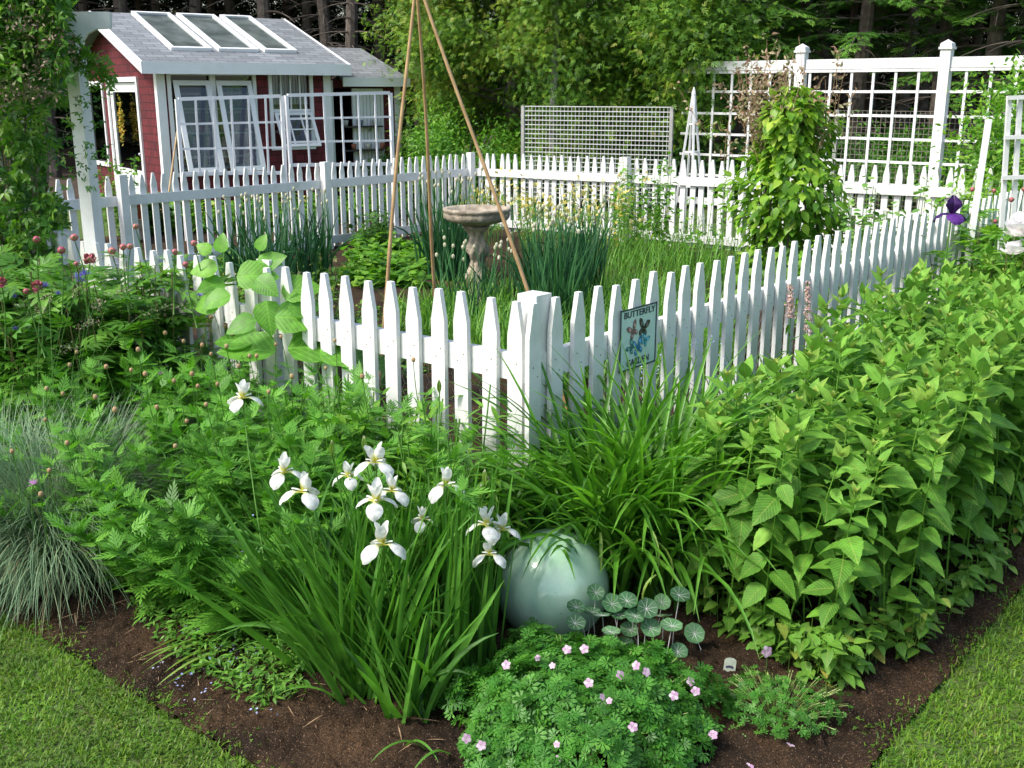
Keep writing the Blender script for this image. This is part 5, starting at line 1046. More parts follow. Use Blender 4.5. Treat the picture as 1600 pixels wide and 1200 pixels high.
for k in (1, 2, 3): q = W2[0] + (W2[1] - W2[0]) * k / 4; fbox(mb, q - .01, q + .01, b0w + .005, b0w + .03, zm, W2[3])
part(wf2, 'muntins', mb, M['trim']); sash(wf2, W2[0] + .01, W2[1] + .02, W2[2], zm - .03, .30, .05, 3, 2)
mb = MB(); k = 26
for i in range(k):
    a = W2[0] + (W2[1] - W2[0]) * (i + .5) / k; fbox(mb, a - .008, a + .009, b0w + .075 + .01 * (i % 2), b0w + .082 + .01 * (i % 2), zm + .1, W2[3])
part(shed, 'curtain', mb, plain('curtain_cloth', (.62, .62, .60), rough=.9))
def gframe(u0, u1, z0, z1, t=.07):
    mb = MB(); a0, a1 = a0w - .03, a0w + .02
    fbox(mb, a0, a1, u0 - t, u0, z0, z1); fbox(mb, a0, a1, u1, u1 + t, z0, z1); fbox(mb, a0 - .003, a1, u0 - t, u1 + t, z1, z1 + t * 1.1); return mb
dr = part(shed, 'door', gframe(*D1), M['trim']); u0, u1, z0, z1 = D1; st_ = .17; mb = MB()
for x0, x1, y0, y1 in ((u0 + .004, u0 + st_, z0, z1 - .01), (u1 - st_, u1 - .004, z0, z1 - .01), (u0 + st_, u1 - st_, z1 - .16, z1 - .01), (u0 + st_, u1 - st_, z0, z0 + .7)): fbox(mb, a0w + .012, a0w + .05, x0, x1, y0, y1)
part(dr, 'door_leaf', mb, M['trim']); mb = MB(); fbox(mb, a0w + .03, a0w + .035, u0 + st_, u1 - st_, z0 + .7, z1 - .16); part(dr, 'door_pane', mb, M['glass'])
mb = MB(); ball(mb, S(a0w - .03, u0 + .07, z0 + .98), .028, 10); tube(mb, [S(a0w - .03, u0 + .07, z0 + .98), S(a0w + .02, u0 + .07, z0 + .98)], .012, 6); part(dr, 'handle', mb, M['metal'], True)
gw = part(shed, 'window', gframe(*GW), M['trim']); mb = MB(); fbox(mb, a0w + .03, a0w + .035, GW[0], GW[1], GW[2], GW[3]); part(gw, 'pane', mb, M['glass']); mb = MB(); fbox(mb, a0w - .04, a0w + .03, GW[0] - .08, GW[1] + .08, GW[2] - .07, GW[2]); part(gw, 'sill', mb, M['trim'])
# wreath of flowers on the door glass
wr = thing('door_wreath', 'yellow and orange hanging swag on the shed door glass', 'wreath', S(a0w - .05, (u0 + u1) / 2, 1.45)); mb = MB(); n = 220; a = rng.uniform(0, 6.28, n); P = S(a0w - .05, (u0 + u1) / 2, 1.40) + d_ * (rng.normal(size=(n, 1)) * .05) + Z * (rng.normal(size=(n, 1)) * .16) - e_ * rng.uniform(0, .05, (n, 1)); inst(mb, leafT(3, .6, .2, .2), P, rdir(n), rdir(n), .05, rng.random(n)); part(wr, 'blossoms', mb, leafmat('swag', [(.50, .28, .04), (.65, .45, .06), (.12, .20, .04)], .2, .6))
# roof lights
def onroof(px, py): p = HIT(px, py, S(0, 0, ze), rn); q = p - S(0, 0, ze); return float(q @ e_), float(q @ sv)
M['greyboard'] = plain('pane_backing_grey', (.10, .115, .11), (.26, .28, .27), 2.5, .9)  # added sheet under the panes; shade seen through them is its grey colour
rl = [((200, 21), (260, 25), (337, 80), (272, 80)), ((275, 28), (330, 30), (410, 80), (345, 80)), ((343, 29), (392, 33), (466, 82), (415, 82))]
def RP(a, s, h): return S(0, 0, ze) + e_ * a + sv * s + rn * h
for k, qd in enumerate(rl):
    q = [onroof(*p) for p in qd]; a0 = (q[0][0] + q[3][0]) / 2; a1 = (q[1][0] + q[2][0]) / 2; s1 = (q[0][1] + q[1][1]) / 2; s0 = (q[2][1] + q[3][1]) / 2; s1 = min(s1, RB / (d_ @ sv) - .06)
    if k == 0: SS = (s0, s1)
    s0, s1 = SS; print('skylight', a0, a1, s0, s1); mb = MB(); t = .06
    for x0, x1, y0, y1 in ((a0, a0 + t, s0, s1), (a1 - t, a1, s0, s1), (a0 + t, a1 - t, s0, s0 + t), (a0 + t, a1 - t, s1 - t, s1)):
        v = [RP(x, y, h) for h in (.002, .055) for x, y in ((x0, y0), (x1, y0), (x1, y1), (x0, y1))]; mb.add(v, BOXF)
    o = part(shed, 'roof_light', mb, M['trim']); mb = MB(); mb.quad(*[RP(x, y, .03) for x, y in ((a0 + t, s0 + t), (a1 - t, s0 + t), (a1 - t, s1 - t), (a0 + t, s1 - t))]); part(o, 'pane', mb, M['skyglass'])
    mb = MB(); mb.quad(*[RP(x, y, .006) for x, y in ((a0 + t, s0 + t), (a1 - t, s0 + t), (a1 - t, s1 - t), (a0 + t, s1 - t))]); part(o, 'pane_backing', mb, M['greyboard'])
# ---- right-hand lean-to
xb0 = b0w + .25; ae0, ae1 = a1w + .002, af(640, 124, xb0 - .25); ex = thing('shed_annex', 'lower red annex with grey roof and open white doorway beside the shed', 'shed', gnd(S((ae0 + ae1) / 2, xb0, 0)))
zt = zf(580, 122, xb0 - .25); pr1 = S(ae1, 0, 0)
xr = xb0 + 1.55; zr2 = CAMZ + (ray(588, 75)[2] / ray(588, 75)[1]) * S(ae1 - .2, xr, 0)[1]
part(ex, 'roof', roofslab(EL + .03, ae1, xb0 - .25, xr, zt, zr2), M['roof']); part(ex, 'roof', roofslab(ae0, ae1, xr + .001, xr + 1.6, zr2, zt), M['roof'])
mb = MB(); fbox(mb, EL + .03, ae1, xb0 - .276, xb0 - .252, zt - .14, zt + .01); part(ex, 'fascia', mb, M['trim'])
ztw = zt - .02; h0, h1 = af(522, 200, xb0), af(601, 200, xb0); aw1 = ae1 - .08
mb = MB(); fbox(mb, ae0, h0 - .07, xb0, xb0 + .08, gz, ztw); fbox(mb, h1, aw1, xb0, xb0 + .08, gz, ztw); fbox(mb, h0 - .07, h1, xb0, xb0 + .08, zf(560, 138, xb0), ztw); fbox(mb, aw1 - .08, aw1, xb0 + .08, xr + 1.3, gz, ztw); part(ex, 'wall', mb, M['siding'])
mb = MB(); fbox(mb, ae0 + .002, aw1 - .082, xr + 1.2, xr + 1.28, gz, ztw); fbox(mb, ae0 + .002, aw1 - .082, xb0 + .082, xr + 1.19, gz, gz + .05); part(ex, 'interior', mb, M['dark'])
mb = MB(); fbox(mb, h0 - .07, h0, xb0 - .02, xb0 + .05, gz, ztw - .02); part(ex, 'corner_board', mb, M['trim']); mb = MB(); fbox(mb, aw1 - .10, aw1 + .02, xb0 - .02, xb0 - .002, gz, ztw - .02); part(ex, 'corner_board', mb, M['trim'])
dp = h0 + (h1 - h0) * .38; mb = MB(); fbox(mb, dp, h1 - .005, xb0 + .01, xb0 + .05, gz + .05, zf(560, 138, xb0) - .003); o = part(ex, 'door', mb, M['trim'])
for k in range(5): mb = MB(); 
mb = MB()
for k in range(1, 9): q = dp + (h1 - dp) * k / 9; fbox(mb, q - .004, q + .004, xb0 + .004, xb0 + .009, gz + .05, 2.0 if zt > 2.1 else zt - .25)
part(o, 'door_battens', mb, M['metal'])
sh_ = thing('wall_shelf', 'small dark wall shelves with pots beside the annex doorway', 'shelf', S(dp, xb0 - .02, 1.2)); mb = MB()
for zz_ in (.85, 1.25): fbox(mb, h0 + .1, dp + .5, xb0 - .16, xb0 - .005, zz_, zz_ + .025)
part(sh_, 'boards', mb, M['dark'])
for k in range(6):
    aa = h0 + .18 + k * .14; zz_ = .875 if k % 2 else 1.275; mb = MB(); lathe(mb, [(.035, 0), (.05, .09), (.04, .10)], S(aa, xb0 - .09, zz_ + .002), 10); tag(solo('jar', mb, jc[k % 4], smooth=True, loc=S(aa, xb0 - .09, zz_)), 'tiny pot on the dark shelves outside the annex', 'jar', 'pots on the annex shelves')
# leaning rake handle
mb = MB(); tube(mb, [HIT(277, 205, S(0, -.1, 0), d_), gnd(HIT(250, 300, S(0, -.6, 0), d_))], .014, 8); solo('tool_handle', mb, M['bamboo'], 'thin wooden tool handle leaning beside the shed corner board', 'tool')

# ------------------------------------------------------------------ leaning white grid trellises in front of the shed
def gridpanel(label, corners, Y0, Y1, nx, nz, fr=.045, sl=.028, group=None):
    """corners px: TL TR BR BL"""
    tl, tr = AT(*corners[0], Y0), AT(*corners[1], Y1); br_, bl_ = AT(*corners[2], Y1), AT(*corners[3], Y0); root = thing('trellis_panel', label, 'trellis', gnd((bl_ + br_) / 2), group)
    hv = nrm(tr - tl); nn = nrm(np.cross(hv, Z))
    for p, q in ((tl, gnd(bl_)), (tr, gnd(br_))): mb = MB(); beam(mb, q, p + Z * .0, fr, fr, nn); part(root, 'upright', mb, M['trim'])
    mb = MB(); beam(mb, tl + hv * fr / 2, tr - hv * fr / 2, fr * .8, fr, Z); part(root, 'top_rail', mb, M['trim']); mb = MB(); beam(mb, bl_ + hv * fr / 2, br_ - hv * fr / 2, fr * .8, fr, Z); part(root, 'bottom_rail', mb, M['trim'])
    for k in range(1, nx): f = k / nx; mb = MB(); beam(mb, bl_ + (br_ - bl_) * f + nn * .016, tl + (tr - tl) * f + nn * .016, sl, .014, nn); part(root, 'slat', mb, M['trim'])
    for k in range(1, nz): f = k / nz; mb = MB(); beam(mb, bl_ + (tl - bl_) * f, br_ + (tr - br_) * f, .014, sl, Z); part(root, 'slat', mb, M['trim'])
gridpanel('left of the two white grid trellises leaning before the shed window', [(276, 155), (440, 150), (445, 270), (284, 271)], 14.6, 15.4, 6, 3)
gridpanel('right of the two white grid trellises, standing before the annex', [(447, 149), (610, 145), (614, 256), (455, 258)], 15.4, 16.6, 6, 3)

# ------------------------------------------------------------------ large white screen fence on the right
qd_ = -U; P0 = AT(1104, 98, 16.5); P0[2] = 0; nF = np.array([-V[0], -V[1], 0])
def scr(px, py=150): return float((HIT(px, py, P0, V) - P0) @ qd_)
def SF(t, z, off=0): p = P0 + qd_ * t - V * off; return np.array([p[0], p[1], z])
zt_ = 2.27
sf = thing('screen_fence', 'tall white open grid screen fence with capped posts', 'fence', gnd(SF(scr(1250), 0)))
t0 = scr(1060); pts_t = [scr(1249), scr(1473), scr(1720)]; tE = scr(1720)
ed = [t0] + pts_t
for a, b_ in zip(ed[:-1], ed[1:]):
    mb = MB(); beam(mb, SF(a + .07, zt_ - .06), SF(b_ - .07, zt_ - .06), .045, .13); part(sf, 'top_rail', mb, M['white']); mb = MB(); beam(mb, SF(a + .07, zt_ - .15), SF(b_ - .07, zt_ - .15), .07, .035); part(sf, 'moulding', mb, M['white']); mb = MB(); beam(mb, SF(a + .07, .25), SF(b_ - .07, .25), .045, .10); part(sf, 'bottom_rail', mb, M['white'])
for t in pts_t:
    p = SF(t, 0); mb = MB(); obox(mb, p + Z * 1.15, qd_ * .065, V * .065, Z * 1.22); o = part(sf, 'post', mb, M['white']); mb = MB(); obox(mb, p + Z * 2.385, qd_ * .085, V * .085, Z * .015); obox(mb, p + Z * 2.40 + Z * .02, qd_ * .072, V * .072, Z * .018)
    c = p + Z * 2.44; mb.add([c - qd_ * .07 - V * .07, c + qd_ * .07 - V * .07, c + qd_ * .07 + V * .07, c - qd_ * .07 + V * .07, c + Z * .05], [np.array([[0, 1, 4], [1, 2, 4], [2, 3, 4], [3, 0, 4]]), np.array([[3, 2, 1, 0]])]); part(o, 'cap', mb, M['white'])
tt = t0 + .3
while tt < tE:
    if min(abs(tt - q) for q in pts_t) > .12: mb = MB(); beam(mb, SF(tt, .30, .01), SF(tt, zt_ - .17, .01), .034, .02, V); part(sf, 'slat', mb, M['white'])
    tt += .3
for z_ in (1.85, 1.54, 1.24, .94, .64):
    for a, b_ in zip(ed[:-1], ed[1:]): mb = MB(); beam(mb, SF(a + .066, z_), SF(b_ - .066, z_), .018, .034); part(sf, 'slat', mb, M['white'])
def wirepanel(label, pa, pb, ztop, zbot, cs, mat, thick=.004, hth=None):
    root = thing('wire_panel', label, 'wire mesh panel', gnd((pa + pb) / 2)); d = pb - pa; L = np.linalg.norm(d); d = d / L; mb = MB(); nn = np.cross(d, Z)
    for k in range(int(L / cs) + 1): beam(mb, pa + d * k * cs + Z * zbot, pa + d * k * cs + Z * ztop, thick, thick, nn, .5)
    z = ztop
    while z > zbot: beam(mb, pa + Z * z + nn * thick, pb + Z * z + nn * thick, thick, hth or thick, Z, .5); z -= cs * 1.12
    part(root, 'mesh', mb, mat)
    for p in (pa - d * .03, pb + d * .03): mb = MB(); beam(mb, p + Z * -.1, p + Z * (ztop + .01), .05, .05, nn); part(root, 'post', mb, M['greypost'])
M['greypost'] = plain('grey_post', (.28, .28, .27), (.38, .38, .36), 8, .8)
pa, pb = AT(820, 200, 17.4), AT(1046, 200, 16.3); pa[2] = pb[2] = 0; wirepanel('galvanised wire mesh panel standing left of the white screen', pa, pb, CAMZ - 22 / 1680 * 16.9, .2, .062, plain('bright_wire', (.62, .63, .62), metal=.3, rough=.4), .006, .013)
pa, pb = SF(scr(1300), 0, -.30), SF(scr(1560), 0, -.30); wirepanel('brownish wire mesh panel behind the right half of the white screen', pa, pb, CAMZ - 28 / 1680 * 15.2, .2, .066, M['rustwire'], .006)
# obelisk
ob = thing('garden_obelisk', 'slim white pyramid plant frame before the left end of the white screen', 'obelisk', gnd(AT(1080, 240, 15.2))); oc = np.array(ob.location); az_ = AT(1083, 150, 15.2)[2]
leg = [oc + qd_ * x * .17 + V * y * .17 for x, y in ((-1, -1), (1, -1), (1, 1), (-1, 1))]; ap = np.array([oc[0], oc[1], az_])
for p in leg: mb = MB(); beam(mb, p, ap + (p - ap) * [.06, .06, 0] , .026, .026); part(ob, 'leg', mb, M['white'])
for f in (.35, .6, .8):
    q = [p + (ap - p) * f for p in leg]
    mb = MB()
    for i in range(4): beam(mb, q[i], q[(i + 1) % 4], .016, .02)
    part(ob, 'crossbar', mb, M['white'])
mb = MB(); lathe(mb, [(.025, -.02), (.03, .03), (.006, .12)], ap, 8); part(ob, 'finial', mb, M['white'])
# white structures at far right
mb = MB(); a_, b_ = AT(1545, 187, 7.6), AT(1528, 300, 7.5); beam(mb, a_ + (b_ - a_) * 2.6, a_, .045, .03, np.array([1., 0, .1])); solo('garden_stake', mb, M['picket'], 'single leaning white stake at the right fence end', 'stake')
lt = thing('ladder_trellis', 'narrow white ladder trellis cut by the right picture edge', 'trellis', gnd(AT(1590, 280, 7.2)))
for px in (1577, 1594, 1612): mb = MB(); p = AT(px, 152, 7.2); q = AT(px - 8, 285, 7.2); beam(mb, q + (q - p) * 1.2, p, .028, .024, np.array([0, 1., 0])); part(lt, 'upright', mb, M['white'])
for py in (153, 215, 278): mb = MB(); dx = -8 * (py - 152) / 133; beam(mb, AT(1573 + dx, py, 7.17), AT(1622 + dx, py - 2, 7.17), .02, .026); part(lt, 'rung', mb, M['white'])

# ------------------------------------------------------------------ arbour
ab = thing('garden_arbour', 'white timber arbour with shaped beam end at the left picture edge', 'arbour', gnd(AT(135, 400, 5.9)))
pt = AT(113, 42, 5.9); pg = gnd(pt); ln = np.array([0, 0, 0])
mb = MB(); beam(mb, pg - Z * .1, np.array([pg[0], pg[1], pt[2] - .02]), .076, .076, np.array([.3, 1., 0])); part(ab, 'post', mb, M['white'])
bd = nrm(np.array([1, .08, 0])); bt_ = pt[2] + .07; bp = np.array([pg[0], pg[1] - .07, 0]); mb = MB()
pr = [(-1.6, -.10), (.07, -.10), (.10, -.06), (.15, -.035), (.22, -.03), (.225, .0), (.225, .05), (-1.6, .05)]
bn = np.cross(bd, Z); v = [bp + bd * x + Z * (bt_ + z - .05) + bn * s * .02 for s in (-1, 1) for x, z in pr]; n = len(pr); mb.add(v, [np.array([list(range(n))[::-1]]), np.array([list(range(n, 2 * n))]), np.array([[i, (i + 1) % n, (i + 1) % n + n, i + n] for i in range(n)])]); part(ab, 'beam', mb, M['white'])
for px, Y, wd in ((52, 7.1, .06), (-40, 6.2, .085)):
    p = gnd(AT(px, 300, Y)); mb = MB(); beam(mb, p - Z * .1, p + Z * (pt[2] - p[2]), wd, wd, np.array([.3, 1., 0])); part(ab, 'post', mb, M['white'])
for k in range(5):
    z = .5 + k * .38; mb = MB(); beam(mb, gnd(AT(52, 300, 7.1), z), gnd(AT(-40, 300, 6.2), z), .02, .03); part(ab, 'lattice_bar', mb, M['white'])
for k in range(1, 4):
    a_, b_ = gnd(AT(52, 300, 7.1)), gnd(AT(-40, 300, 6.2)); p = a_ + (b_ - a_) * k / 4; mb = MB(); beam(mb, p + np.array([0, -.03, .1]), p + np.array([0, -.03, 2.1]), .03, .02, np.array([0, 1., 0])); part(ab, 'lattice_bar', mb, M['white'])
M['vineleaf'] = leafmat('vine_leaf', [(.03, .09, .02), (.055, .15, .028), (.10, .22, .035), (.17, .28, .05)], .35, .45, nscale=8)
vi = thing('climbing_vine', 'dense leafy climber covering the arbour with dead brown flower clusters', 'climbing plant', gnd(AT(40, 400, 6.5))); mb = MB(); n = 12500
px = np.concatenate([rng.uniform(-110, 100, int(n * .5)), rng.normal(30, 42, n - int(n * .5))]); py = rng.uniform(-60, 560, n); Yv = rng.uniform(5.9, 7.3, n)
lim = np.where(py < 60, 112, np.where(py < 160, 104, np.where(py < 300, 80, 92))) + 14 * np.sin(py * .06); ok = (px < lim) & (np.sin(px * .085 + 1.2) * np.sin(py * .045) + .35 * np.sin(px * .21 + py * .13) + .15 * rng.normal(size=n) > -.50); px, py, Yv = px[ok], py[ok], Yv[ok]; n = len(px)
P = np.array([AT(a, b_, c) for a, b_, c in zip(px, py, Yv)])
T3 = joinT([xf(leafT(4, .42, .2, .25, peak=.42), 0, .75, (0, .25, 0)), xf(leafT(4, .42, .2, .25), 1.1, .6, (.05, .2, 0)), xf(leafT(4, .42, .2, .25), -1.1, .6, (-.05, .2, 0))])
P = P[P[:, 2] > .05]; n = len(P); inst(mb, T3, P, rdir(n, -.5), rdir(n, .9) + [-.3, -.5, 0], rng.uniform(.045, .085, n), rng.random(n))
k = 2600; P2 = np.array([AT(a, b_, c) for a, b_, c in zip(rng.uniform(-110, 104, k), rng.uniform(-60, 120, k), rng.uniform(5.45, 5.78, k))]); inst(mb, T3, P2, rdir(k, -.5), rdir(k, .9) + [-.3, -.5, 0], rng.uniform(.045, .085, k), rng.random(k))
k = 230; t = rng.random(k); P2 = np.array([AT(112 + 62 * q ** 1.3 + rng.normal() * 5, 74 + 50 * q + rng.normal() * 14, 5.8) for q in t]); inst(mb, T3, P2, rdir(k, -.5), rdir(k, .9), rng.uniform(.03, .055, k), rng.random(k) * .5 + .5)
k = 90; P2 = np.array([AT(rng.uniform(100, 170), rng.uniform(150, 290), 5.8) for q in range(k)]); inst(mb, T3, P2, rdir(k, -.3), rdir(k, .9), rng.uniform(.03, .05, k), rng.random(k))
part(vi, 'foliage', mb, M['vineleaf'], True); ms = MB()
for i in range(26):
    x = rng.uniform(-60, 85); pts_ = [AT(x + 10 * math.sin(j * 1.3 + i), 470 - j * 62, 6.1 + .7 * rng.random()) for j in range(9)]; tube(ms, pts_, .007, 5, .5, False)
part(vi, 'stems', ms, plain('vine_stem', (.13, .09, .06), (.22, .17, .12), 20, .8)); mf = MB()
for cx, cy in ((25, 20), (40, 50), (55, 95), (15, 80), (75, 100), (60, 30), (38, 130), (20, 150), (85, 60), (95, 88), (70, 145)):
    k = 120; c = AT(cx, cy, 5.5); inst(mf, leafT(2, .5, 0, .2), c + rng.normal(size=(k, 3)) * [.05, .05, .035], rdir(k), rdir(k), rng.uniform(.012, .026, k), rng.random(k))
part(vi, 'dead_flowers', mf, leafmat('dead_blossom', [(.16, .11, .08), (.28, .20, .15), (.33, .27, .20)], .2, .7))

# ------------------------------------------------------------------ trees
M['bark'] = plain('bark', (.07, .055, .045), (.15, .125, .105), 6, .95, .8, 12, .03)
M['birch'] = plain('birch_bark', (.55, .54, .50), (.10, .09, .08), 3.5, .8, detail=6)
M['crownA'] = leafmat('feathery_leaf', [(.030, .085, .012), (.075, .17, .02), (.13, .25, .028), (.21, .31, .04), (.32, .33, .055)], .35, .5, nscale=3)
def crown(mb, c, rx, ry, rz, ncl, nper, T, s0, s1, cr=.42, tint=.5, droop=-.25, low=-1.):
    d = rdir(ncl); d[:, 2] = np.clip(d[:, 2], low, 1); rad = rng.uniform(.3, 1, ncl) ** .35 * (1 + .12 * np.sin(d[:, 0] * 7 + d[:, 2] * 5) * np.sin(d[:, 1] * 6 + d[:, 2] * 8)); C = c + d * rad[:, None] * [rx, ry, rz]
    C += .25 * np.sin(C * 3.1 + 1)
    for q in C:
        k = int(nper * rng.uniform(.5, 1.4)); o = rng.normal(size=(k, 3)) * [cr, cr, cr * .55] * rng.uniform(.6, 1.2); P = q + o; out = nrm(P - c); t0 = rng.normal() * .2
        inst(mb, T, P, nrm(out * .7 + rdir(k) * .8 + [0, 0, droop]), out * .5 + Z * .6 + rdir(k) * .5, rng.uniform(s0, s1, k), np.clip(tint + t0 + rng.normal(size=k) * .17, 0, 1))
SPR = joinT([xf(leafT(2, .30, 0, .1), a, s, (0, o, 0)) for a, s, o in ((0, .6, .45), (.7, .5, .25), (-.7, .5, .3), (.9, .45, .05), (-.9, .45, .0), (.1, .5, .0))])
bt1 = thing('feathery_tree', 'large yellow green fine-leaved tree rising behind the fence corner', 'tree', gnd(AT(850, 300, 20.5))); tc = np.array(bt1.location)
mb = MB(); crown(mb, tc + np.array([.1, -.3, 3.3]), 2.9, 2.2, 3.4, 420, 300, SPR, .075, .135, .34, .5); crown(mb, tc + np.array([-2.1, .8, 4.9]), 1.3, 1.3, 1.6, 70, 170, SPR, .07, .12, .34, .55); crown(mb, tc + np.array([1.9, -.4, 2.6]), 1.2, 1.2, 1.7, 60, 170, SPR, .09, .16, .36, .35); crown(mb, tc + np.array([2.2, -3.8, 2.75]), .8, .6, 1.15, 60, 170, SPR, .08, .14, .30, .35)
part(bt1, 'crown', mb, M['crownA']); mb = MB(); tube(mb, [tc - Z * .2, tc + Z * 2 + np.array([.1, 0, 0]), tc + Z * 6.6], [.20, .15, .05], 10)
for k in range(16):
    a = rng.uniform(0, 6.28); z = rng.uniform(1, 5.5); p = tc + Z * z; q = p + np.array([math.cos(a) * 2, math.sin(a) * 1.6, .9]); tube(mb, [p, (p + q) / 2 + Z * .2, q], [.05, .03, .012], 6)
part(bt1, 'trunk', mb, M['bark'], True)
bi = thing('birch_tree', 'slender white-barked trunk showing through the yellow green tree', 'tree', gnd(AT(862, 300, 18.6))); p = np.array(bi.location); mb = MB(); tube(mb, [p, p + Z * 1.5, p + Z * 3 + [.06, 0, 0], p + Z * 6.5 + [.05, 0, 0]], [.075, .065, .055, .03], 10); part(bi, 'trunk', mb, M['birch'], True); mb = MB(); crown(mb, p + Z * 6.6, 1.2, 1.2, 1.0, 30, 120, SPR, .08, .14, .35, .5); part(bi, 'crown', mb, M['crownA'])
M['shrub'] = leafmat('shrub_leaf', [(.03, .10, .015), (.07, .19, .025), (.13, .28, .035), (.20, .33, .05)], .38, .45, nscale=4)
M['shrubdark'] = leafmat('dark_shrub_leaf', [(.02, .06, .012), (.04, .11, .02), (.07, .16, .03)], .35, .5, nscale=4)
LF = leafT(3, .5, .2, .2)
def shrub(name, label, px, Y, z, rx, ry, rz, ncl, nper, mat, s0=.05, s1=.09, cat='shrub', T=LF, tint=.5):
    b0 = gnd(AT(px, 300, Y)); t = thing(name, label, cat, b0); mb = MB(); crown(mb, b0 + Z * z, rx, ry, rz, ncl, nper, T, s0, s1, .22, tint, -.1); part(t, 'crown', mb, mat); mb = MB()
    for k in range(7): a = rng.uniform(0, 6.28); q = b0 + np.array([math.cos(a) * rx * .6, math.sin(a) * ry * .6, z + rz * .4]); tube(mb, [b0, (b0 + q) / 2 + Z * .1, q], [.03, .02, .008], 5)
    part(t, 'trunk', mb, M['bark'])
shrub('round_shrub', 'bright leafy shrub below the big yellow green tree', 720, 18.2, .95, 1.0, .8, .85, 90, 110, M['shrub'])
shrub('round_shrub', 'bright green bushy shrub behind the right end of the white screen', 1610, 11.6, 1.0, .32, .5, 1.0, 90, 130, M['shrub'], tint=.7)
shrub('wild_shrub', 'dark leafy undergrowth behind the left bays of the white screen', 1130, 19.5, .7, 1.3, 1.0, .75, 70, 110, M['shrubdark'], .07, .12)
shrub('wild_shrub', 'dark leafy undergrowth behind the right wire mesh', 1370, 18.5, .7, 1.7, 1.0, .8, 90, 110, M['shrub'], .07, .12, tint=.25)
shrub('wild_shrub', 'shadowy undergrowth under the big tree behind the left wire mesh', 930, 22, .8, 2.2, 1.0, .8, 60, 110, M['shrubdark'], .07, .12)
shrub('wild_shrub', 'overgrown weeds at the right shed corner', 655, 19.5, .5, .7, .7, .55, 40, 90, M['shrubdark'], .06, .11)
# spruces at the forest edge
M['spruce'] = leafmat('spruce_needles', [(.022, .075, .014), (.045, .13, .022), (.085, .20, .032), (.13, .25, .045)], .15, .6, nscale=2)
TW = joinT([xf(leafT(2, .22, 0, .12), a, s, (0, o, 0)) for a, s, o in [(0, .5, .5)] + [(sg * .75, .38 * (1 - o * .5), o) for o in (.0, .16, .32, .48, .64) for sg in (-1, 1)]])
def spruce_meshes(H, zb, R, seed, dens=1.0):
    mb = MB(); mt = MB(); tube(mt, [np.array([0, 0, z]) + np.array([.05 * math.sin(z), .04 * math.cos(z * .7), 0]) for z in np.linspace(-.2, H, 9)], np.linspace(.19, .02, 9), 9)
    z = .6
    while z < H - .2:
        f = max(0, (z - zb) / (H - zb)); k = 5
        for i in range(k):
            a = rng.uniform(0, 6.28); L = (R * (1 - f) ** .8 + .15) * rng.uniform(.7, 1.15) if z > zb else rng.uniform(.4, 1.3); t = np.linspace(0, 1, 6)
            C = np.stack([np.cos(a) * L * t, np.sin(a) * L * t, z + L * (.12 * t - .32 * t ** 2)], 1); tube(mt, C, np.linspace(.02, .005, 6), 4, .5, False)
            if z > zb and rng.random() < .92:
                n = int(34 * L * dens); s = rng.uniform(.12, 1, n); P = np.stack([np.interp(s * 5, np.arange(6), C[:, j]) for j in range(3)], 1); sd = rng.choice([-1, 1], n) * rng.uniform(.2, 1.3, n); aa = a + sd
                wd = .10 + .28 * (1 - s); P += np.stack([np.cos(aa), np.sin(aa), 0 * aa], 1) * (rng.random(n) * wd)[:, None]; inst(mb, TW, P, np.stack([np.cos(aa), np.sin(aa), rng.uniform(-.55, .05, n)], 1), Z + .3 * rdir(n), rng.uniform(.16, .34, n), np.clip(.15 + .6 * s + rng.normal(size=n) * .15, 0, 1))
        z += .30
    return mb.mesh('crown', M['spruce']), mt.mesh('trunk', M['bark'])
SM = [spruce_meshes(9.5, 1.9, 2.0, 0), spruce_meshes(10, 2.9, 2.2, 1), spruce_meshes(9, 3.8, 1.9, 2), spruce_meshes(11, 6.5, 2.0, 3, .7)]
def spruce(px, Y, k, label, group=None, s=1.):
    p = gnd(AT(px, 300, Y)); t = thing('spruce_tree', label, 'tree', p, group); t.rotation_euler = (0, 0, rng.uniform(0, 6.28)); t.scale = (s, s, s)
    for nm, me in zip(('crown', 'trunk'), SM[k]): o = bpy.data.objects.new(nm, me); o.parent = t; link(o)
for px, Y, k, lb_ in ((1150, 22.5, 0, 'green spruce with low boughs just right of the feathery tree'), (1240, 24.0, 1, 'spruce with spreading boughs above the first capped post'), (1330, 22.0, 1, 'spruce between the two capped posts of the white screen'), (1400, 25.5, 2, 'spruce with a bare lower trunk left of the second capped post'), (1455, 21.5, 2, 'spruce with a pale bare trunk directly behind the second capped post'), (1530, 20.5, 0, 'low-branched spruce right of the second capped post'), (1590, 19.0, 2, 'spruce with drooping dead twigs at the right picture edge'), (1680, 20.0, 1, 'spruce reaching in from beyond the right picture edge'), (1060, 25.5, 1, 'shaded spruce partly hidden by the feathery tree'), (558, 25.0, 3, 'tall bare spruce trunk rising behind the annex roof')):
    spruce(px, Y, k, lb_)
k = 0
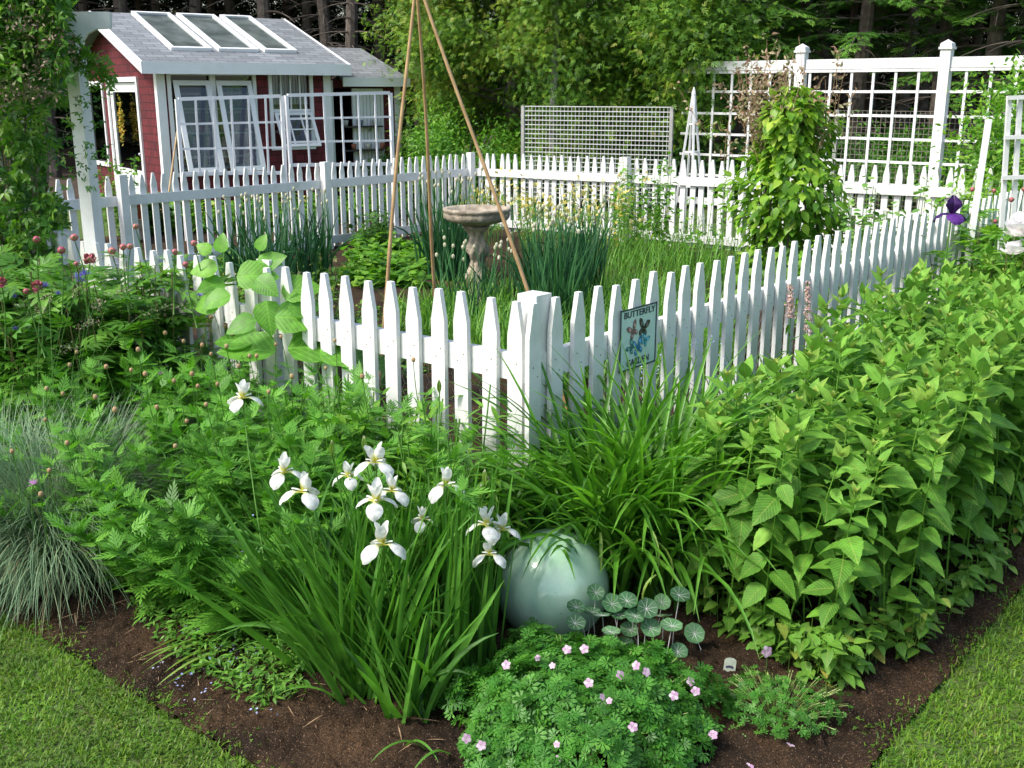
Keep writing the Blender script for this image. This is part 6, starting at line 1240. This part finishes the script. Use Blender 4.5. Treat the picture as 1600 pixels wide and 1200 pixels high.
for px, Y in ((-60, 27), (20, 29), (90, 26.5), (160, 30), (215, 27.5), (270, 31), (325, 28), (380, 32), (430, 27), (490, 30), (520, 27), (600, 31), (660, 28), (720, 33), (800, 29), (900, 31), (990, 28), (1040, 34), (1110, 29), (1190, 31), (1270, 28.5), (1350, 32), (1430, 29), (1500, 31), (1570, 27), (1650, 30), (1740, 27), (60, 35), (240, 36), (350, 35), (460, 36), (1080, 37), (1160, 36), (1310, 36), (1390, 37), (1480, 35)):
    spruce(px, Y, 3 if px < 1050 or k % 2 else 2, 'dark bare-trunked conifer standing in the shaded wood behind the garden', 'conifers inside the dark wood', rng.uniform(.95, 1.2)); k += 1
# the wood beyond: closed canopy, mostly unseen and kept dense to block sun and sky, and far mass of foliage
mb = MB(); n = 60000; P = np.stack([rng.uniform(-30, 36, n), rng.uniform(25.5, 48, n), np.zeros(n)], 1); P[:, 2] = 5.6 + rng.uniform(0, 4, n) + .05 * (P[:, 1] - 25) + .8 * np.sin(P[:, 0] * .9) ; inst(mb, TW, P, rdir(n) * [1, 1, .4], rdir(n, 1.2), rng.uniform(.6, 1.1, n), rng.random(n) * .6)
n = 60000; P = np.stack([rng.uniform(-34, 38, n), rng.uniform(40, 48, n), rng.uniform(-.3, 9, n)], 1); inst(mb, TW, P, rdir(n), rdir(n), rng.uniform(.5, 1.0, n), rng.random(n) * .5)
for sx in (-26, 33):
    n = 12000; P = np.stack([rng.uniform(sx - 3, sx + 3, n), rng.uniform(22, 46, n), rng.uniform(-.3, 9, n)], 1); inst(mb, TW, P, rdir(n), rdir(n), rng.uniform(.5, 1.0, n), rng.random(n) * .5)
solo('forest', mb, leafmat('far_needles', [(.012, .035, .010), (.03, .075, .018)], .1, .6), 'dark conifer wood closing off the back of the garden', 'forest', kind='stuff')
mb = MB(); n = 3000; P = np.stack([rng.uniform(-26, 32, n), rng.uniform(23, 42, n), np.zeros(n)], 1)
xs = np.linspace(-40, 45, 60); ys = np.linspace(21, 50, 30)
grid(mb, xs, ys, lambda P, a, b_: g(P[:, 0], P[:, 1]) + .03 + .05 * np.sin(P[:, 0] * 2) * np.sin(P[:, 1] * 1.7), lambda a, b_: np.stack([a, b_, 0 * a], 1)); solo('forest_ground', mb, plain('needle_litter', (.035, .022, .014), (.06, .04, .024), 2, .95), kind='structure')
